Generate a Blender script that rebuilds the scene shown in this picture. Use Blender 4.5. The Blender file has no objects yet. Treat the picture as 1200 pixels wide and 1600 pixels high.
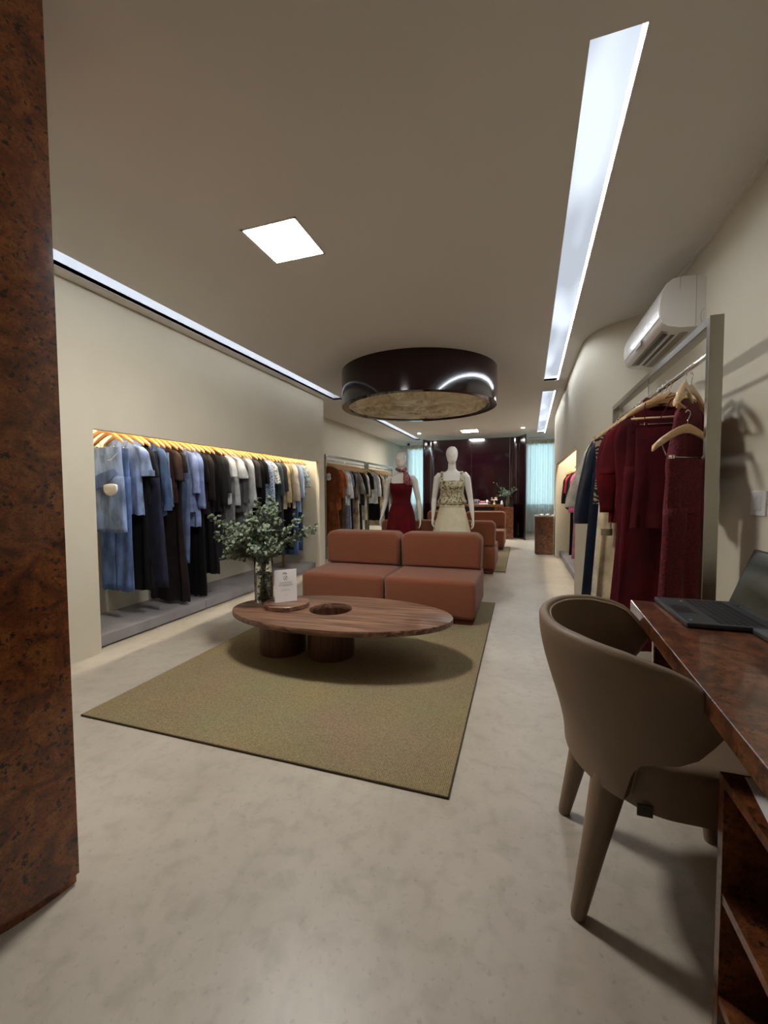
import bpy, bmesh, math, random
from mathutils import Vector, Matrix, noise
C = bpy.context.scene.collection
PI = math.pi

# ---------------------------------------------------------------- camera
CAM = dict(f=647.0, h=1.20, yaw=18.379, pitch=2.664, roll=-0.372)
def make_camera():
    yw, pt, rl = (math.radians(CAM[k]) for k in ('yaw', 'pitch', 'roll'))
    f = Vector((-math.sin(yw)*math.cos(pt), math.cos(yw)*math.cos(pt), -math.sin(pt)))
    r = Vector((math.cos(yw), math.sin(yw), 0)); u = r.cross(f)
    c, s = math.cos(rl), math.sin(rl)
    r2, u2 = c*r+s*u, c*u-s*r
    cam = bpy.data.cameras.new('camera'); o = bpy.data.objects.new('camera', cam); C.objects.link(o)
    cam.sensor_fit = 'HORIZONTAL'; cam.sensor_width = 36; cam.lens = 36*CAM['f']/1200
    cam.clip_start = 0.02
    m = Matrix((r2, u2, -f)).transposed().to_4x4(); m.translation = (0, 0, CAM['h'])
    o.matrix_world = m
    bpy.context.scene.camera = o
make_camera()

# ---------------------------------------------------------------- world, light levels, exposure
w = bpy.data.worlds.new('sky'); bpy.context.scene.world = w; w.use_nodes = True
_n = w.node_tree.nodes; _bg = _n['Background']
_bg.inputs[0].default_value = (0.85, 0.95, 1.0, 1); _bg.inputs[1].default_value = 3.7
L_SQUARE = 140.0      # ceiling panels
L_TROUGH = 0.80      # stretched diffuser of the right light channel
L_STRIP = 92.0        # led line at the side of the right channel
L_COVE = 10.0         # led line in the left channel
L_NICHE = 230.0       # led line behind the header of the clothing recesses
L_SPOT = 1500.0
vs = bpy.context.scene.view_settings
vs.view_transform = 'Standard'; vs.look = 'None'; vs.exposure = 0.0; vs.gamma = 1.0
try: vs.use_curve_mapping = False
except Exception: pass

# ---------------------------------------------------------------- materials
def lin(c):
    return tuple(((x/255)/12.92 if x/255 <= .04045 else ((x/255+.055)/1.055)**2.4) for x in c)+(1,)
MATS = {}
def mat(name, col, col2=None, scale=8, rough=.6, metal=0, bump=0, bscale=None, coat=0, spec=.5, detail=4,
        kind='noise', stretch=(1, 1, 1), lo=.35, hi=.65, sheen=0, transl=0, emit=0, emitc=None, obj=True, dist=0, brough=0):
    if name in MATS: return MATS[name]
    m = bpy.data.materials.new(name); m.use_nodes = True; nt = m.node_tree; N = nt.nodes; L = nt.links
    b = N['Principled BSDF']; b.inputs['Base Color'].default_value = lin(col)
    b.inputs['Roughness'].default_value = rough; b.inputs['Metallic'].default_value = metal
    b.inputs['Specular IOR Level'].default_value = spec
    b.inputs['Coat Weight'].default_value = coat; b.inputs['Coat Roughness'].default_value = .06
    b.inputs['Sheen Weight'].default_value = sheen
    tc = N.new('ShaderNodeTexCoord'); mp = N.new('ShaderNodeMapping'); mp.inputs['Scale'].default_value = stretch
    L.new(tc.outputs['Object'], mp.inputs['Vector'])
    fac = None
    if col2 is not None:
        if kind == 'noise':
            t = N.new('ShaderNodeTexNoise'); t.inputs['Scale'].default_value = scale; t.inputs['Detail'].default_value = detail
            t.inputs['Distortion'].default_value = dist; fac = t.outputs['Fac']
        elif kind == 'voronoi':
            t = N.new('ShaderNodeTexVoronoi'); t.inputs['Scale'].default_value = scale; fac = t.outputs['Distance']
        elif kind == 'wave':
            t = N.new('ShaderNodeTexWave'); t.inputs['Scale'].default_value = scale; t.inputs['Distortion'].default_value = dist
            t.inputs['Detail'].default_value = detail; fac = t.outputs['Fac']
        elif kind == 'rings':
            t = N.new('ShaderNodeTexWave'); t.wave_type = 'RINGS'; t.inputs['Scale'].default_value = scale
            t.inputs['Distortion'].default_value = dist; t.inputs['Detail'].default_value = detail; fac = t.outputs['Fac']
        L.new(mp.outputs[0], t.inputs['Vector'])
        r = N.new('ShaderNodeValToRGB'); r.color_ramp.elements[0].position = lo; r.color_ramp.elements[1].position = hi
        r.color_ramp.elements[0].color = lin(col); r.color_ramp.elements[1].color = lin(col2)
        L.new(fac, r.inputs[0]); L.new(r.outputs[0], b.inputs['Base Color'])
    if bump:
        t2 = N.new('ShaderNodeTexNoise'); t2.inputs['Scale'].default_value = bscale or scale; t2.inputs['Detail'].default_value = 3
        L.new(mp.outputs[0], t2.inputs['Vector'])
        bp = N.new('ShaderNodeBump'); bp.inputs['Strength'].default_value = bump; bp.inputs['Distance'].default_value = .01
        L.new(t2.outputs['Fac'], bp.inputs['Height']); L.new(bp.outputs[0], b.inputs['Normal'])
    if emit:
        b.inputs['Emission Color'].default_value = lin(emitc or col); b.inputs['Emission Strength'].default_value = emit
    if transl:
        tr = N.new('ShaderNodeBsdfTranslucent'); tr.inputs[0].default_value = lin(col)
        mx = N.new('ShaderNodeMixShader'); mx.inputs[0].default_value = transl
        L.new(b.outputs[0], mx.inputs[1]); L.new(tr.outputs[0], mx.inputs[2]); L.new(mx.outputs[0], N['Material Output'].inputs[0])
    MATS[name] = m; return m
def burl(name, dark, mid, lite, sc=1.0, rough=.12):
    m = bpy.data.materials.new(name); m.use_nodes = True; N = m.node_tree.nodes; L = m.node_tree.links
    b = N['Principled BSDF']; tc = N.new('ShaderNodeTexCoord')
    n1 = N.new('ShaderNodeTexNoise'); n1.inputs['Scale'].default_value = 7*sc; n1.inputs['Detail'].default_value = 8; n1.inputs['Distortion'].default_value = 1.6
    n2 = N.new('ShaderNodeTexVoronoi'); n2.inputs['Scale'].default_value = 40*sc; n2.feature = 'SMOOTH_F1'
    n3 = N.new('ShaderNodeTexNoise'); n3.inputs['Scale'].default_value = 9*sc; n3.inputs['Detail'].default_value = 3
    n4 = N.new('ShaderNodeTexNoise'); n4.inputs['Scale'].default_value = 42*sc; n4.inputs['Detail'].default_value = 5; n4.inputs['Distortion'].default_value = 2.5
    for t in (n1, n3, n4): L.new(tc.outputs['Object'], t.inputs['Vector'])
    add = N.new('ShaderNodeVectorMath'); add.operation = 'ADD'; scl = N.new('ShaderNodeVectorMath'); scl.operation = 'SCALE'; scl.inputs['Scale'].default_value = .025
    L.new(n4.outputs['Color'], scl.inputs[0]); L.new(tc.outputs['Object'], add.inputs[0]); L.new(scl.outputs[0], add.inputs[1]); L.new(add.outputs[0], n2.inputs['Vector'])
    r1 = N.new('ShaderNodeValToRGB'); e = r1.color_ramp.elements; e[0].position = .32; e[0].color = lin(dark); e[1].position = .72; e[1].color = lin(lite)
    k = r1.color_ramp.elements.new(.5); k.color = lin(mid)
    L.new(n1.outputs['Fac'], r1.inputs[0])
    r2 = N.new('ShaderNodeValToRGB'); r2.color_ramp.elements[0].position = .20; r2.color_ramp.elements[1].position = .33
    L.new(n2.outputs['Distance'], r2.inputs[0])
    r3 = N.new('ShaderNodeValToRGB'); r3.color_ramp.elements[0].position = .40; r3.color_ramp.elements[1].position = .50
    L.new(n3.outputs['Fac'], r3.inputs[0])
    mxm = N.new('ShaderNodeMath'); mxm.operation = 'MAXIMUM'; L.new(r2.outputs[0], mxm.inputs[0]); 
    inv = N.new('ShaderNodeMath'); inv.operation = 'SUBTRACT'; inv.inputs[0].default_value = 1; L.new(r3.outputs[0], inv.inputs[1]); L.new(inv.outputs[0], mxm.inputs[1])
    r4 = N.new('ShaderNodeValToRGB'); r4.color_ramp.elements[0].position = .38; r4.color_ramp.elements[1].position = .6
    r4.color_ramp.elements[0].color = (.45, .45, .45, 1)
    L.new(n4.outputs['Fac'], r4.inputs[0])
    mul = N.new('ShaderNodeMix'); mul.data_type = 'RGBA'; mul.blend_type = 'MIX'
    L.new(mxm.outputs[0], mul.inputs[0]); mul.inputs[6].default_value = lin(tuple(int(c*.42) for c in dark)); L.new(r1.outputs[0], mul.inputs[7])
    m2 = N.new('ShaderNodeMix'); m2.data_type = 'RGBA'; m2.blend_type = 'MULTIPLY'; m2.inputs[0].default_value = .8
    L.new(mul.outputs[2], m2.inputs[6]); L.new(r4.outputs[0], m2.inputs[7]); L.new(m2.outputs[2], b.inputs['Base Color'])
    b.inputs['Roughness'].default_value = .35; b.inputs['Coat Weight'].default_value = .8; b.inputs['Coat Roughness'].default_value = rough
    return m
def emat(name, col, s):
    m = bpy.data.materials.new(name); m.use_nodes = True; N = m.node_tree.nodes
    e = N.new('ShaderNodeEmission'); e.inputs[0].default_value = col+(1,); e.inputs[1].default_value = s
    m.node_tree.links.new(e.outputs[0], N['Material Output'].inputs[0]); return m

WALL = mat('wall_paint', (212, 204, 184), (205, 197, 177), scale=1.2, rough=.75, bump=.03, bscale=60)
WALLC = mat('ceiling_paint', (228, 225, 220), (224, 221, 216), scale=.8, rough=.85)
WHITE = mat('white_paint', (232, 232, 230), rough=.5)
BURL = burl('burl_veneer', (96, 46, 24), (146, 78, 36), (176, 110, 52), 1.5)
BURLD = burl('burl_veneer_desk', (66, 32, 18), (112, 62, 34), (150, 92, 50), 1.8, .05)
LACQ = mat('burgundy_lacquer', (20, 3, 8), rough=.12, coat=.6, spec=.5)
DRUMM = mat('drum_lacquer', (26, 8, 9), rough=.12, coat=.5, spec=.2)
WALNUT = mat('walnut_veneer', (70, 44, 32), (150, 112, 88), scale=2.6, kind='noise', stretch=(.8, 17, 17), detail=6, rough=.38, dist=.6, lo=.35, hi=.68)
WALNUTV = mat('walnut_veneer_upright', (66, 40, 28), (100, 66, 48), scale=3.2, stretch=(16, 16, .8), detail=6, rough=.4, dist=.5, lo=.35, hi=.68)
SOFA = mat('terracotta_boucle', (120, 64, 38), (144, 82, 50), scale=260, rough=.95, bump=.5, bscale=420, sheen=.25)
SOFAB = mat('terracotta_plinth', (96, 50, 34), rough=.95)
STEEL = mat('brushed_steel', (170, 168, 160), rough=.24, metal=1)
CHROME = mat('chrome', (215, 215, 215), rough=.08, metal=1)
DKSTEEL = mat('dark_steel', (90, 86, 80), rough=.3, metal=1)
BRASS = mat('satin_brass', (150, 130, 100), rough=.3, metal=1)
HANGLIT = mat('beech_led_tinted', (220, 158, 86), (202, 138, 70), scale=14, stretch=(1, 6, 6), rough=.35, coat=.3)  # same beech as the pale hangers, orange of the warm LEDs put into its colour
PLINTH = mat('grey_plinth', (150, 146, 148), (128, 124, 126), scale=2.5, rough=.55, dist=.6)
LEATHER = mat('taupe_leather', (128, 106, 86), (121, 100, 80), scale=5, rough=.5, bump=.06, bscale=320)
LEATHERD = mat('taupe_piping', (160, 136, 112), rough=.5)
BLACK = mat('black_plastic', (24, 24, 26), rough=.4)
BLACKG = mat('charcoal_shell', (52, 53, 56), rough=.45)
SCREEN = mat('dark_screen', (20, 24, 26), rough=.12, coat=.6)
KEYM = mat('key_plastic', (18, 18, 19), rough=.6)
ACM = mat('white_gloss_plastic', (226, 222, 216), rough=.22, coat=.3)
ACG = mat('grey_plastic', (150, 144, 134), rough=.5)
MANN = mat('mannequin_gloss', (238, 234, 224), rough=.16, coat=.5)
PAPER = mat('paper', (226, 222, 218), rough=.8)
INK = mat('ink', (40, 38, 38), rough=.8)
GLASS = bpy.data.materials.new('clear_glass'); GLASS.use_nodes = True
_b = GLASS.node_tree.nodes['Principled BSDF']; _b.inputs['Transmission Weight'].default_value = 1; _b.inputs['Roughness'].default_value = .02; _b.inputs['IOR'].default_value = 1.45; _b.inputs['Base Color'].default_value = (.93, .97, .95, 1)
WATER = bpy.data.materials.new('vase_water'); WATER.use_nodes = True
_b = WATER.node_tree.nodes['Principled BSDF']; _b.inputs['Transmission Weight'].default_value = 1; _b.inputs['Roughness'].default_value = .0; _b.inputs['IOR'].default_value = 1.33; _b.inputs['Base Color'].default_value = (.80, .84, .70, 1)
LEAF = mat('eucalyptus_leaf', (90, 106, 84), (140, 152, 128), scale=22, rough=.6, transl=.2)
LEAFD = mat('eucalyptus_leaf_dark', (60, 80, 62), (88, 106, 84), scale=22, rough=.6, transl=.2)
STEM = mat('stem', (92, 84, 60), rough=.7)

# ---------------------------------------------------------------- mesh helpers
class MB:
    def __init__(s): s.v = []; s.f = []
    def box(s, x0, x1, y0, y1, z0, z1):
        n = len(s.v)
        s.v += [(x0,y0,z0),(x1,y0,z0),(x1,y1,z0),(x0,y1,z0),(x0,y0,z1),(x1,y0,z1),(x1,y1,z1),(x0,y1,z1)]
        s.f += [tuple(n+i for i in q) for q in ((0,3,2,1),(4,5,6,7),(0,1,5,4),(1,2,6,5),(2,3,7,6),(3,0,4,7))]
        return s
    def prism(s, poly, a0, a1, axis='z'):
        n = len(s.v); k = len(poly)
        def P(p, a): return {'z': (p[0],p[1],a), 'y': (p[0],a,p[1]), 'x': (a,p[0],p[1])}[axis]
        s.v += [P(p,a0) for p in poly]+[P(p,a1) for p in poly]
        s.f += [tuple(range(n,n+k))[::-1], tuple(range(n+k,n+2*k))]
        s.f += [(n+i, n+(i+1)%k, n+k+(i+1)%k, n+k+i) for i in range(k)]
        return s
    def loft(s, rings, caps=True, closed=True):
        n = len(s.v); k = len(rings[0])
        for r in rings: s.v += [tuple(p) for p in r]
        for i in range(len(rings)-1):
            for j in range(k if closed else k-1):
                a, b = n+i*k+j, n+i*k+(j+1)%k
                s.f.append((a, b, b+k, a+k))
        if caps:
            s.f.append(tuple(range(n, n+k))[::-1]); s.f.append(tuple(range(n+(len(rings)-1)*k, n+len(rings)*k)))
        return s
    def tube(s, pts, r, seg=8, caps=True):
        pts = [Vector(p) for p in pts]; rings = []; up = None
        for i, p in enumerate(pts):
            d = (pts[min(i+1,len(pts)-1)]-pts[max(i-1,0)]).normalized()
            if up is None: up = d.orthogonal().normalized()
            up = (up-d*up.dot(d)).normalized(); sd = d.cross(up)
            rr = r[i] if isinstance(r, (list, tuple)) else r
            rings.append([p+(up*math.cos(a)+sd*math.sin(a))*rr for a in [2*PI*j/seg for j in range(seg)]])
        return s.loft(rings, caps)
    def lathe(s, prof, cx=0, cy=0, seg=48, caps=False):
        return s.loft([[(cx+r*math.cos(2*PI*j/seg), cy+r*math.sin(2*PI*j/seg), z) for j in range(seg)] for r, z in prof], caps)
    def ell(s, c, r, seg=16, rings=10, M=None):
        R = []
        for i in range(rings+1):
            t = PI*(i+.02)/(rings+.04)
            R.append([Vector((r[0]*math.sin(t)*math.cos(2*PI*j/seg), r[1]*math.sin(t)*math.sin(2*PI*j/seg), -r[2]*math.cos(t))) for j in range(seg)])
        if M is not None: R = [[M @ p for p in q] for q in R]
        c = Vector(c); return s.loft([[p+c for p in q] for q in R], True)
    def bm_box(s, x0, x1, y0, y1, z0, z1, r=.01, seg=3):
        bm = bmesh.new(); bmesh.ops.create_cube(bm, size=1)
        for v in bm.verts: v.co = Vector(((x0+x1)/2+v.co.x*(x1-x0), (y0+y1)/2+v.co.y*(y1-y0), (z0+z1)/2+v.co.z*(z1-z0)))
        bmesh.ops.bevel(bm, geom=bm.edges[:], offset=r, segments=seg, profile=.5, affect='EDGES')
        n = len(s.v); bm.verts.index_update(); s.v += [tuple(v.co) for v in bm.verts]; s.f += [tuple(n+v.index for v in f.verts) for f in bm.faces]; bm.free(); return s
    def mesh(s, name, m, smooth=None):
        me = bpy.data.meshes.new(name); me.from_pydata(s.v, [], s.f); me.validate(); me.update()
        if m: me.materials.append(m)
        if smooth:
            me.polygons.foreach_set('use_smooth', [True]*len(me.polygons))
            if smooth < 180: 
                try: me.set_sharp_from_angle(angle=math.radians(smooth))
                except Exception: pass
        return me
    def build(s, name, m, parent=None, smooth=None, loc=None, rz=0, **kw):
        return link(name, s.mesh(name, m, smooth), parent, loc, rz, **kw)
def text_mesh(body, size, m, ext=.0003, bold=0):
    fc = bpy.data.curves.new('lettering', 'FONT'); fc.body = body; fc.size = size; fc.extrude = ext; fc.align_x = 'CENTER'; fc.offset = bold; fc.resolution_u = 3
    o = bpy.data.objects.new('tmp', fc); C.objects.link(o); dg = bpy.context.evaluated_depsgraph_get()
    me = bpy.data.meshes.new_from_object(o.evaluated_get(dg)); bpy.data.objects.remove(o); me.name = 'lettering'; me.materials.clear(); me.materials.append(m); return me
def link(name, me, parent=None, loc=None, rz=0, **kw):
    o = bpy.data.objects.new(name, me); C.objects.link(o)
    if parent: o.parent = parent
    if loc: o.location = loc
    if rz: o.rotation_euler = (0, 0, rz)
    for k, v in kw.items(): o[k] = v
    return o
def thing(name, label, cat, loc=(0,0,0), rz=0, group=None):
    o = bpy.data.objects.new(name, None); C.objects.link(o); o.location = loc; o.rotation_euler = (0,0,rz); o.empty_display_size = .05
    o['label'] = label; o['category'] = cat
    if group: o['group'] = group
    return o
def tag(o, label, cat, group=None):
    o['label'] = label; o['category'] = cat
    if group: o['group'] = group
    return o
def struct(o): o['kind'] = 'structure'; return o
def sm(a, b, x):
    x = max(0, min(1, (x-a)/(b-a))); return x*x*(3-2*x)

# ---------------------------------------------------------------- room shell
ZC = 2.70
FLOORM = bpy.data.materials.new('polished_cement'); FLOORM.use_nodes = True
def _floor():
    N = FLOORM.node_tree.nodes; L = FLOORM.node_tree.links; b = N['Principled BSDF']
    tc = N.new('ShaderNodeTexCoord')
    a = N.new('ShaderNodeTexNoise'); a.inputs['Scale'].default_value = 1.5; a.inputs['Detail'].default_value = 7; a.inputs['Distortion'].default_value = .2; a.inputs['Roughness'].default_value = .6
    c = N.new('ShaderNodeTexNoise'); c.inputs['Scale'].default_value = 14; c.inputs['Detail'].default_value = 8; c.inputs['Distortion'].default_value = .4
    d = N.new('ShaderNodeTexNoise'); d.inputs['Scale'].default_value = 55; d.inputs['Detail'].default_value = 4
    for t in (a, c, d): L.new(tc.outputs['Object'], t.inputs['Vector'])
    r = N.new('ShaderNodeValToRGB'); r.color_ramp.elements[0].position = .34; r.color_ramp.elements[1].position = .66
    r.color_ramp.elements[0].color = lin((172, 162, 147)); r.color_ramp.elements[1].color = lin((194, 184, 169)); L.new(a.outputs['Fac'], r.inputs[0])
    r2 = N.new('ShaderNodeValToRGB'); r2.color_ramp.elements[0].position = .30; r2.color_ramp.elements[1].position = .52
    r2.color_ramp.elements[0].color = (.84, .83, .81, 1); L.new(c.outputs['Fac'], r2.inputs[0])
    m = N.new('ShaderNodeMix'); m.data_type = 'RGBA'; m.blend_type = 'MULTIPLY'; m.inputs[0].default_value = .9
    L.new(r.outputs[0], m.inputs[6]); L.new(r2.outputs[0], m.inputs[7])
    r3 = N.new('ShaderNodeValToRGB'); r3.color_ramp.elements[0].position = .27; r3.color_ramp.elements[1].position = .40
    r3.color_ramp.elements[0].color = (.62, .60, .56, 1); L.new(d.outputs['Fac'], r3.inputs[0])
    m2 = N.new('ShaderNodeMix'); m2.data_type = 'RGBA'; m2.blend_type = 'MULTIPLY'; m2.inputs[0].default_value = .7
    m2.inputs[0].default_value = .45; L.new(m.outputs[2], m2.inputs[6]); L.new(r3.outputs[0], m2.inputs[7]); L.new(m2.outputs[2], b.inputs['Base Color'])
    rr = N.new('ShaderNodeMapRange'); rr.inputs[3].default_value = .30; rr.inputs[4].default_value = .48; L.new(c.outputs['Fac'], rr.inputs[0]); L.new(rr.outputs[0], b.inputs['Roughness'])
    b.inputs['Specular IOR Level'].default_value = .45
    bp = N.new('ShaderNodeBump'); bp.inputs['Strength'].default_value = .06; bp.inputs['Distance'].default_value = .01; L.new(c.outputs['Fac'], bp.inputs['Height']); L.new(bp.outputs[0], b.inputs['Normal'])
_floor()
struct(MB().box(-4.2, 2.0, -1.8, 13.3, -.05, 0).build('floor', FLOORM))

# ceiling: columns whose edges may run slightly askew, rows; the light recesses are left open
cols = [(-4.2, 0), (-2.9, 0), (-2.72, 0), (-1.535, 0), (-1.43, 0), (-1.177, 0), (-1.02, 0), (.178, .0162), (.345, .018), (2.0, 0)]
rows = [-1.8, -1.2, -.83, 1.2, 1.595, 2.05, 2.42, 6.10, 6.17, 6.72, 6.8, 10.2, 10.62, 11.41, 11.6, 13.3]
def hole(i, y):
    if i == 1 and (1.2 < y < 6.17 or 6.8 < y < 11.6): return True
    if i in (3, 4) and 2.05 < y < 2.42: return True
    if i in (4, 5) and 10.2 < y < 10.62: return True
    if i == 7 and (1.595 < y < 6.10 or 6.72 < y < 11.41): return True
    return False
mb = MB()
for j in range(len(rows)-1):
    y0, y1 = rows[j], rows[j+1]
    for i in range(len(cols)-1):
        if hole(i, (y0+y1)/2): continue
        (a, b), (c, d) = cols[i], cols[i+1]
        q = [(a+b*y0, y0), (c+d*y0, y0), (c+d*y1, y1), (a+b*y1, y1)]
        mb.prism(q, ZC, ZC+.03)
struct(mb.build('ceiling', WALLC))
ROOFM = mat('slab', (60, 60, 60), rough=.9)
struct(MB().box(-4.2, 2.0, -1.8, 13.3, 2.95, 3.0).build('roof_slab', ROOFM))  # roof slab above the ceiling, unseen from inside

# walls (left, with the clothing recess)
XL = -3.02; NZ = 1.69
mb = MB()
mb.box(-4.2, XL, -1.8, 2.26, 0, 2.95); mb.box(-4.2, XL, 5.87, 6.05, 0, 2.95)
mb.box(XL-.05, XL, 2.26, 5.87, NZ, 2.95); mb.box(-4.2, -3.68, 2.26, 5.87, 0, 2.95); mb.box(-3.68, XL-.05, 2.26, 5.87, 2.05, 2.95)
mb.box(-4.2, -3.70, 6.05, 13.3, 0, 2.95)
struct(mb.build('wall_left', WALL))
# right wall: straight, an s-shaped curve, straight again with its own recess
def arc(cx, cy, r, a0, a1, n=10): return [(cx+r*math.cos(math.radians(a0+(a1-a0)*i/n)), cy+r*math.sin(math.radians(a0+(a1-a0)*i/n))) for i in range(n+1)]
curve = [(1.05, -1.8), (1.05, 3.90)]
P0, P1, P2, P3 = (1.05, 3.90), (1.05, 4.22), (.60, 4.12), (.575, 4.72)
for i in range(1, 21):
    t = i/20
    curve.append(tuple((1-t)**3*P0[k]+3*(1-t)**2*t*P1[k]+3*(1-t)*t*t*P2[k]+t**3*P3[k] for k in (0, 1)))
curve.append((.572, 5.06))
mb = MB(); mb.prism(curve+[(2.0, 5.06), (2.0, -1.8)], 0, 2.95)
mb.prism([(.572, 5.06), (.60, 8.30), (.65, 8.30), (.622, 5.06)], 1.70, 2.95)
mb.prism([(.60, 8.30), (.615, 8.95), (2.0, 8.95), (2.0, 8.30)], 0, 2.95)
mb.box(1.35, 2.0, 5.06, 8.30, 0, 2.95); mb.box(.65, 1.35, 5.06, 8.30, 2.05, 2.95)
mb.box(1.12, 2.0, 8.95, 13.3, 0, 2.95)
struct(mb.build('wall_right', WALL, smooth=35))
WB = MB(); ZS, ZT = .78, 2.62
WB.box(-4.2, -3.47, 12.95, 13.2, 0, 2.95).box(-2.15, .12, 12.95, 13.2, 0, 2.95).box(.99, 2.0, 12.95, 13.2, 0, 2.95)
WB.box(-3.47, -2.15, 12.95, 13.2, 0, ZS).box(.12, .99, 12.95, 13.2, 0, ZS).box(-3.47, -2.15, 12.95, 13.2, ZT, 2.95).box(.12, .99, 12.95, 13.2, ZT, 2.95)
struct(WB.build('wall_back', WHITE))
struct(MB().box(-4.2, 2.0, -1.95, -1.8, 0, 3).build('wall_front', WALL))
PANE = bpy.data.materials.new('window_pane'); PANE.use_nodes = True
def _pane():
    N = PANE.node_tree.nodes; L = PANE.node_tree.links
    t = N.new('ShaderNodeBsdfTransparent'); t.inputs[0].default_value = (.82, .95, .97, 1); g = N.new('ShaderNodeBsdfGlossy'); g.inputs['Roughness'].default_value = .02
    fr = N.new('ShaderNodeFresnel'); fr.inputs[0].default_value = 1.45
    m = N.new('ShaderNodeMixShader'); L.new(fr.outputs[0], m.inputs[0]); L.new(t.outputs[0], m.inputs[1]); L.new(g.outputs[0], m.inputs[2]); L.new(m.outputs[0], N['Material Output'].inputs[0])
_pane()
for i, (a, b) in enumerate(((-3.47, -2.15), (.12, .99))):
    f = MB()
    for q in ((a, a+.05, ZS, ZT), (b-.05, b, ZS, ZT), (a, b, ZS, ZS+.05), (a, b, ZT-.05, ZT)): f.box(q[0], q[1], 13.0, 13.06, q[2], q[3])
    if i == 0: f.box((a+b)/2-.02, (a+b)/2+.02, 13.0, 13.06, ZS, ZT)
    wo = struct(f.build('window_%d' % (i+1), STEEL))
    MB().box(a+.05, b-.05, 13.025, 13.031, ZS+.05, ZT-.05).build('pane', PANE, wo)
# thin shadow-gap bead along the right ceiling edge, and baseboard of the left pier
struct(MB().box(1.03, 1.05, -1.8, 3.9, 2.685, 2.70).build('trim_2', WALLC))

# light channels (recess boxes, diffuser, led line) -------------------------------------
CH = mat('channel_white', (226, 230, 236), rough=.6)
DIFF = emat('stretched_diffuser', (.80, .88, 1.0), L_TROUGH)
def _uneven():
    N = DIFF.node_tree.nodes; L = DIFF.node_tree.links; e = [n for n in N if n.type == 'EMISSION'][0]
    tc = N.new('ShaderNodeTexCoord'); mp = N.new('ShaderNodeMapping'); mp.inputs['Scale'].default_value = (5, 1.1, 1); n = N.new('ShaderNodeTexNoise'); n.inputs['Scale'].default_value = 1.0; n.inputs['Detail'].default_value = 1
    L.new(tc.outputs['Object'], mp.inputs[0]); L.new(mp.outputs[0], n.inputs['Vector'])
    r = N.new('ShaderNodeMapRange'); r.inputs[1].default_value = .4; r.inputs[2].default_value = .65; r.inputs[3].default_value = L_TROUGH*.85; r.inputs[4].default_value = L_TROUGH*1.45
    L.new(n.outputs['Fac'], r.inputs[0]); L.new(r.outputs[0], e.inputs[1])
_uneven()
LEDW = emat('led_line_white', (.86, .93, 1.0), L_STRIP)
LEDC = emat('led_line_cove', (.90, .95, 1.0), L_COVE)
LEDN = emat('led_line_warm', (1.0, .89, .70), L_NICHE)
PAN = emat('panel_light', (1.0, .97, .93), L_SQUARE)
SPOT = emat('downlight_bulb', (1, .96, .9), L_SPOT)
def channel(name, label, y0, y1, L0, R0, depth, kind):
    """recess between the two skewed edges L0=(a,b), R0=(a,b); returns the thing"""
    t = thing(name, label, 'ceiling light', (0, 0, 0))
    X = lambda e, y: e[0]+e[1]*y
    q = lambda dl, dr, ya, yb: [(X(L0, ya)+dl, ya), (X(R0, ya)+dr, ya), (X(R0, yb)+dr, yb), (X(L0, yb)+dl, yb)]
    h = MB(); T = .012; Z1 = ZC+depth
    h.prism([(X(L0, y0)-T, y0-T), (X(L0, y0), y0-T), (X(L0, y1), y1+T), (X(L0, y1)-T, y1+T)], ZC+.001, Z1)
    h.prism([(X(R0, y0), y0-T), (X(R0, y0)+T, y0-T), (X(R0, y1)+T, y1+T), (X(R0, y1), y1+T)], ZC+.001, Z1)
    h.prism([(X(L0, y0), y0-T), (X(R0, y0), y0-T), (X(R0, y0), y0), (X(L0, y0), y0)], ZC+.001, Z1)
    h.prism([(X(L0, y1), y1), (X(R0, y1), y1), (X(R0, y1), y1+T), (X(L0, y1), y1+T)], ZC+.001, Z1)
    h.prism(q(-T, T, y0-T, y1+T), Z1, Z1+.01)
    h.build('housing', CH, t)
    if kind == 'right':
        MB().prism(q(.004, -.004, y0+.004, y1-.004), Z1-.014, Z1-.006).build('diffuser', DIFF, t)
        MB().prism([(X(R0, y0)-.012, y0+.02), (X(R0, y0)-.003, y0+.02), (X(R0, y1)-.003, y1-.02), (X(R0, y1)-.012, y1-.02)], ZC+.003, ZC+.015).build('led_strip', LEDW, t)
    else:
        MB().prism([(X(R0, y0)-.014, y0+.02), (X(R0, y0)-.002, y0+.02), (X(R0, y1)-.002, y1-.02), (X(R0, y1)-.014, y1-.02)], ZC+.012, ZC+.03).build('led_strip', LEDC, t)
    return t
channel('light_channel', 'long white light channel in the ceiling above the right aisle, nearer one', 1.595, 6.10, (.178, .0162), (.345, .018), .07, 'right')
channel('light_channel', 'far short-looking light channel in the ceiling before the right window', 6.72, 11.41, (.178, .0162), (.345, .018), .07, 'right')
channel('light_cove', 'slim glowing ceiling cove along the top of the left wall', 1.2, 6.17, (-2.9, 0), (-2.72, 0), .12, 'left')
channel('light_cove', 'second glowing ceiling cove, beyond the round drum on the left', 6.8, 11.6, (-2.9, 0), (-2.72, 0), .12, 'left')
def square(x0, x1, y0, y1, label):
    t = thing('panel_light', label, 'ceiling light', ((x0+x1)/2, (y0+y1)/2, ZC)); w, d = (x1-x0)/2, (y1-y0)/2
    f = MB(); T = .012
    f.box(-w, w, -d, -d+T, -.003, .03).box(-w, w, d-T, d, -.003, .03).box(-w, -w+T, -d, d, -.003, .03).box(w-T, w, -d, d, -.003, .03).box(-w, w, -d, d, .03, .034)
    f.build('frame', WHITE, t)
    MB().box(-w+T, w-T, -d+T, d-T, .004, .012).build('diffuser', PAN, t)
square(-1.535, -1.177, 2.05, 2.42, 'bright square ceiling panel light nearest the front')
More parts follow.
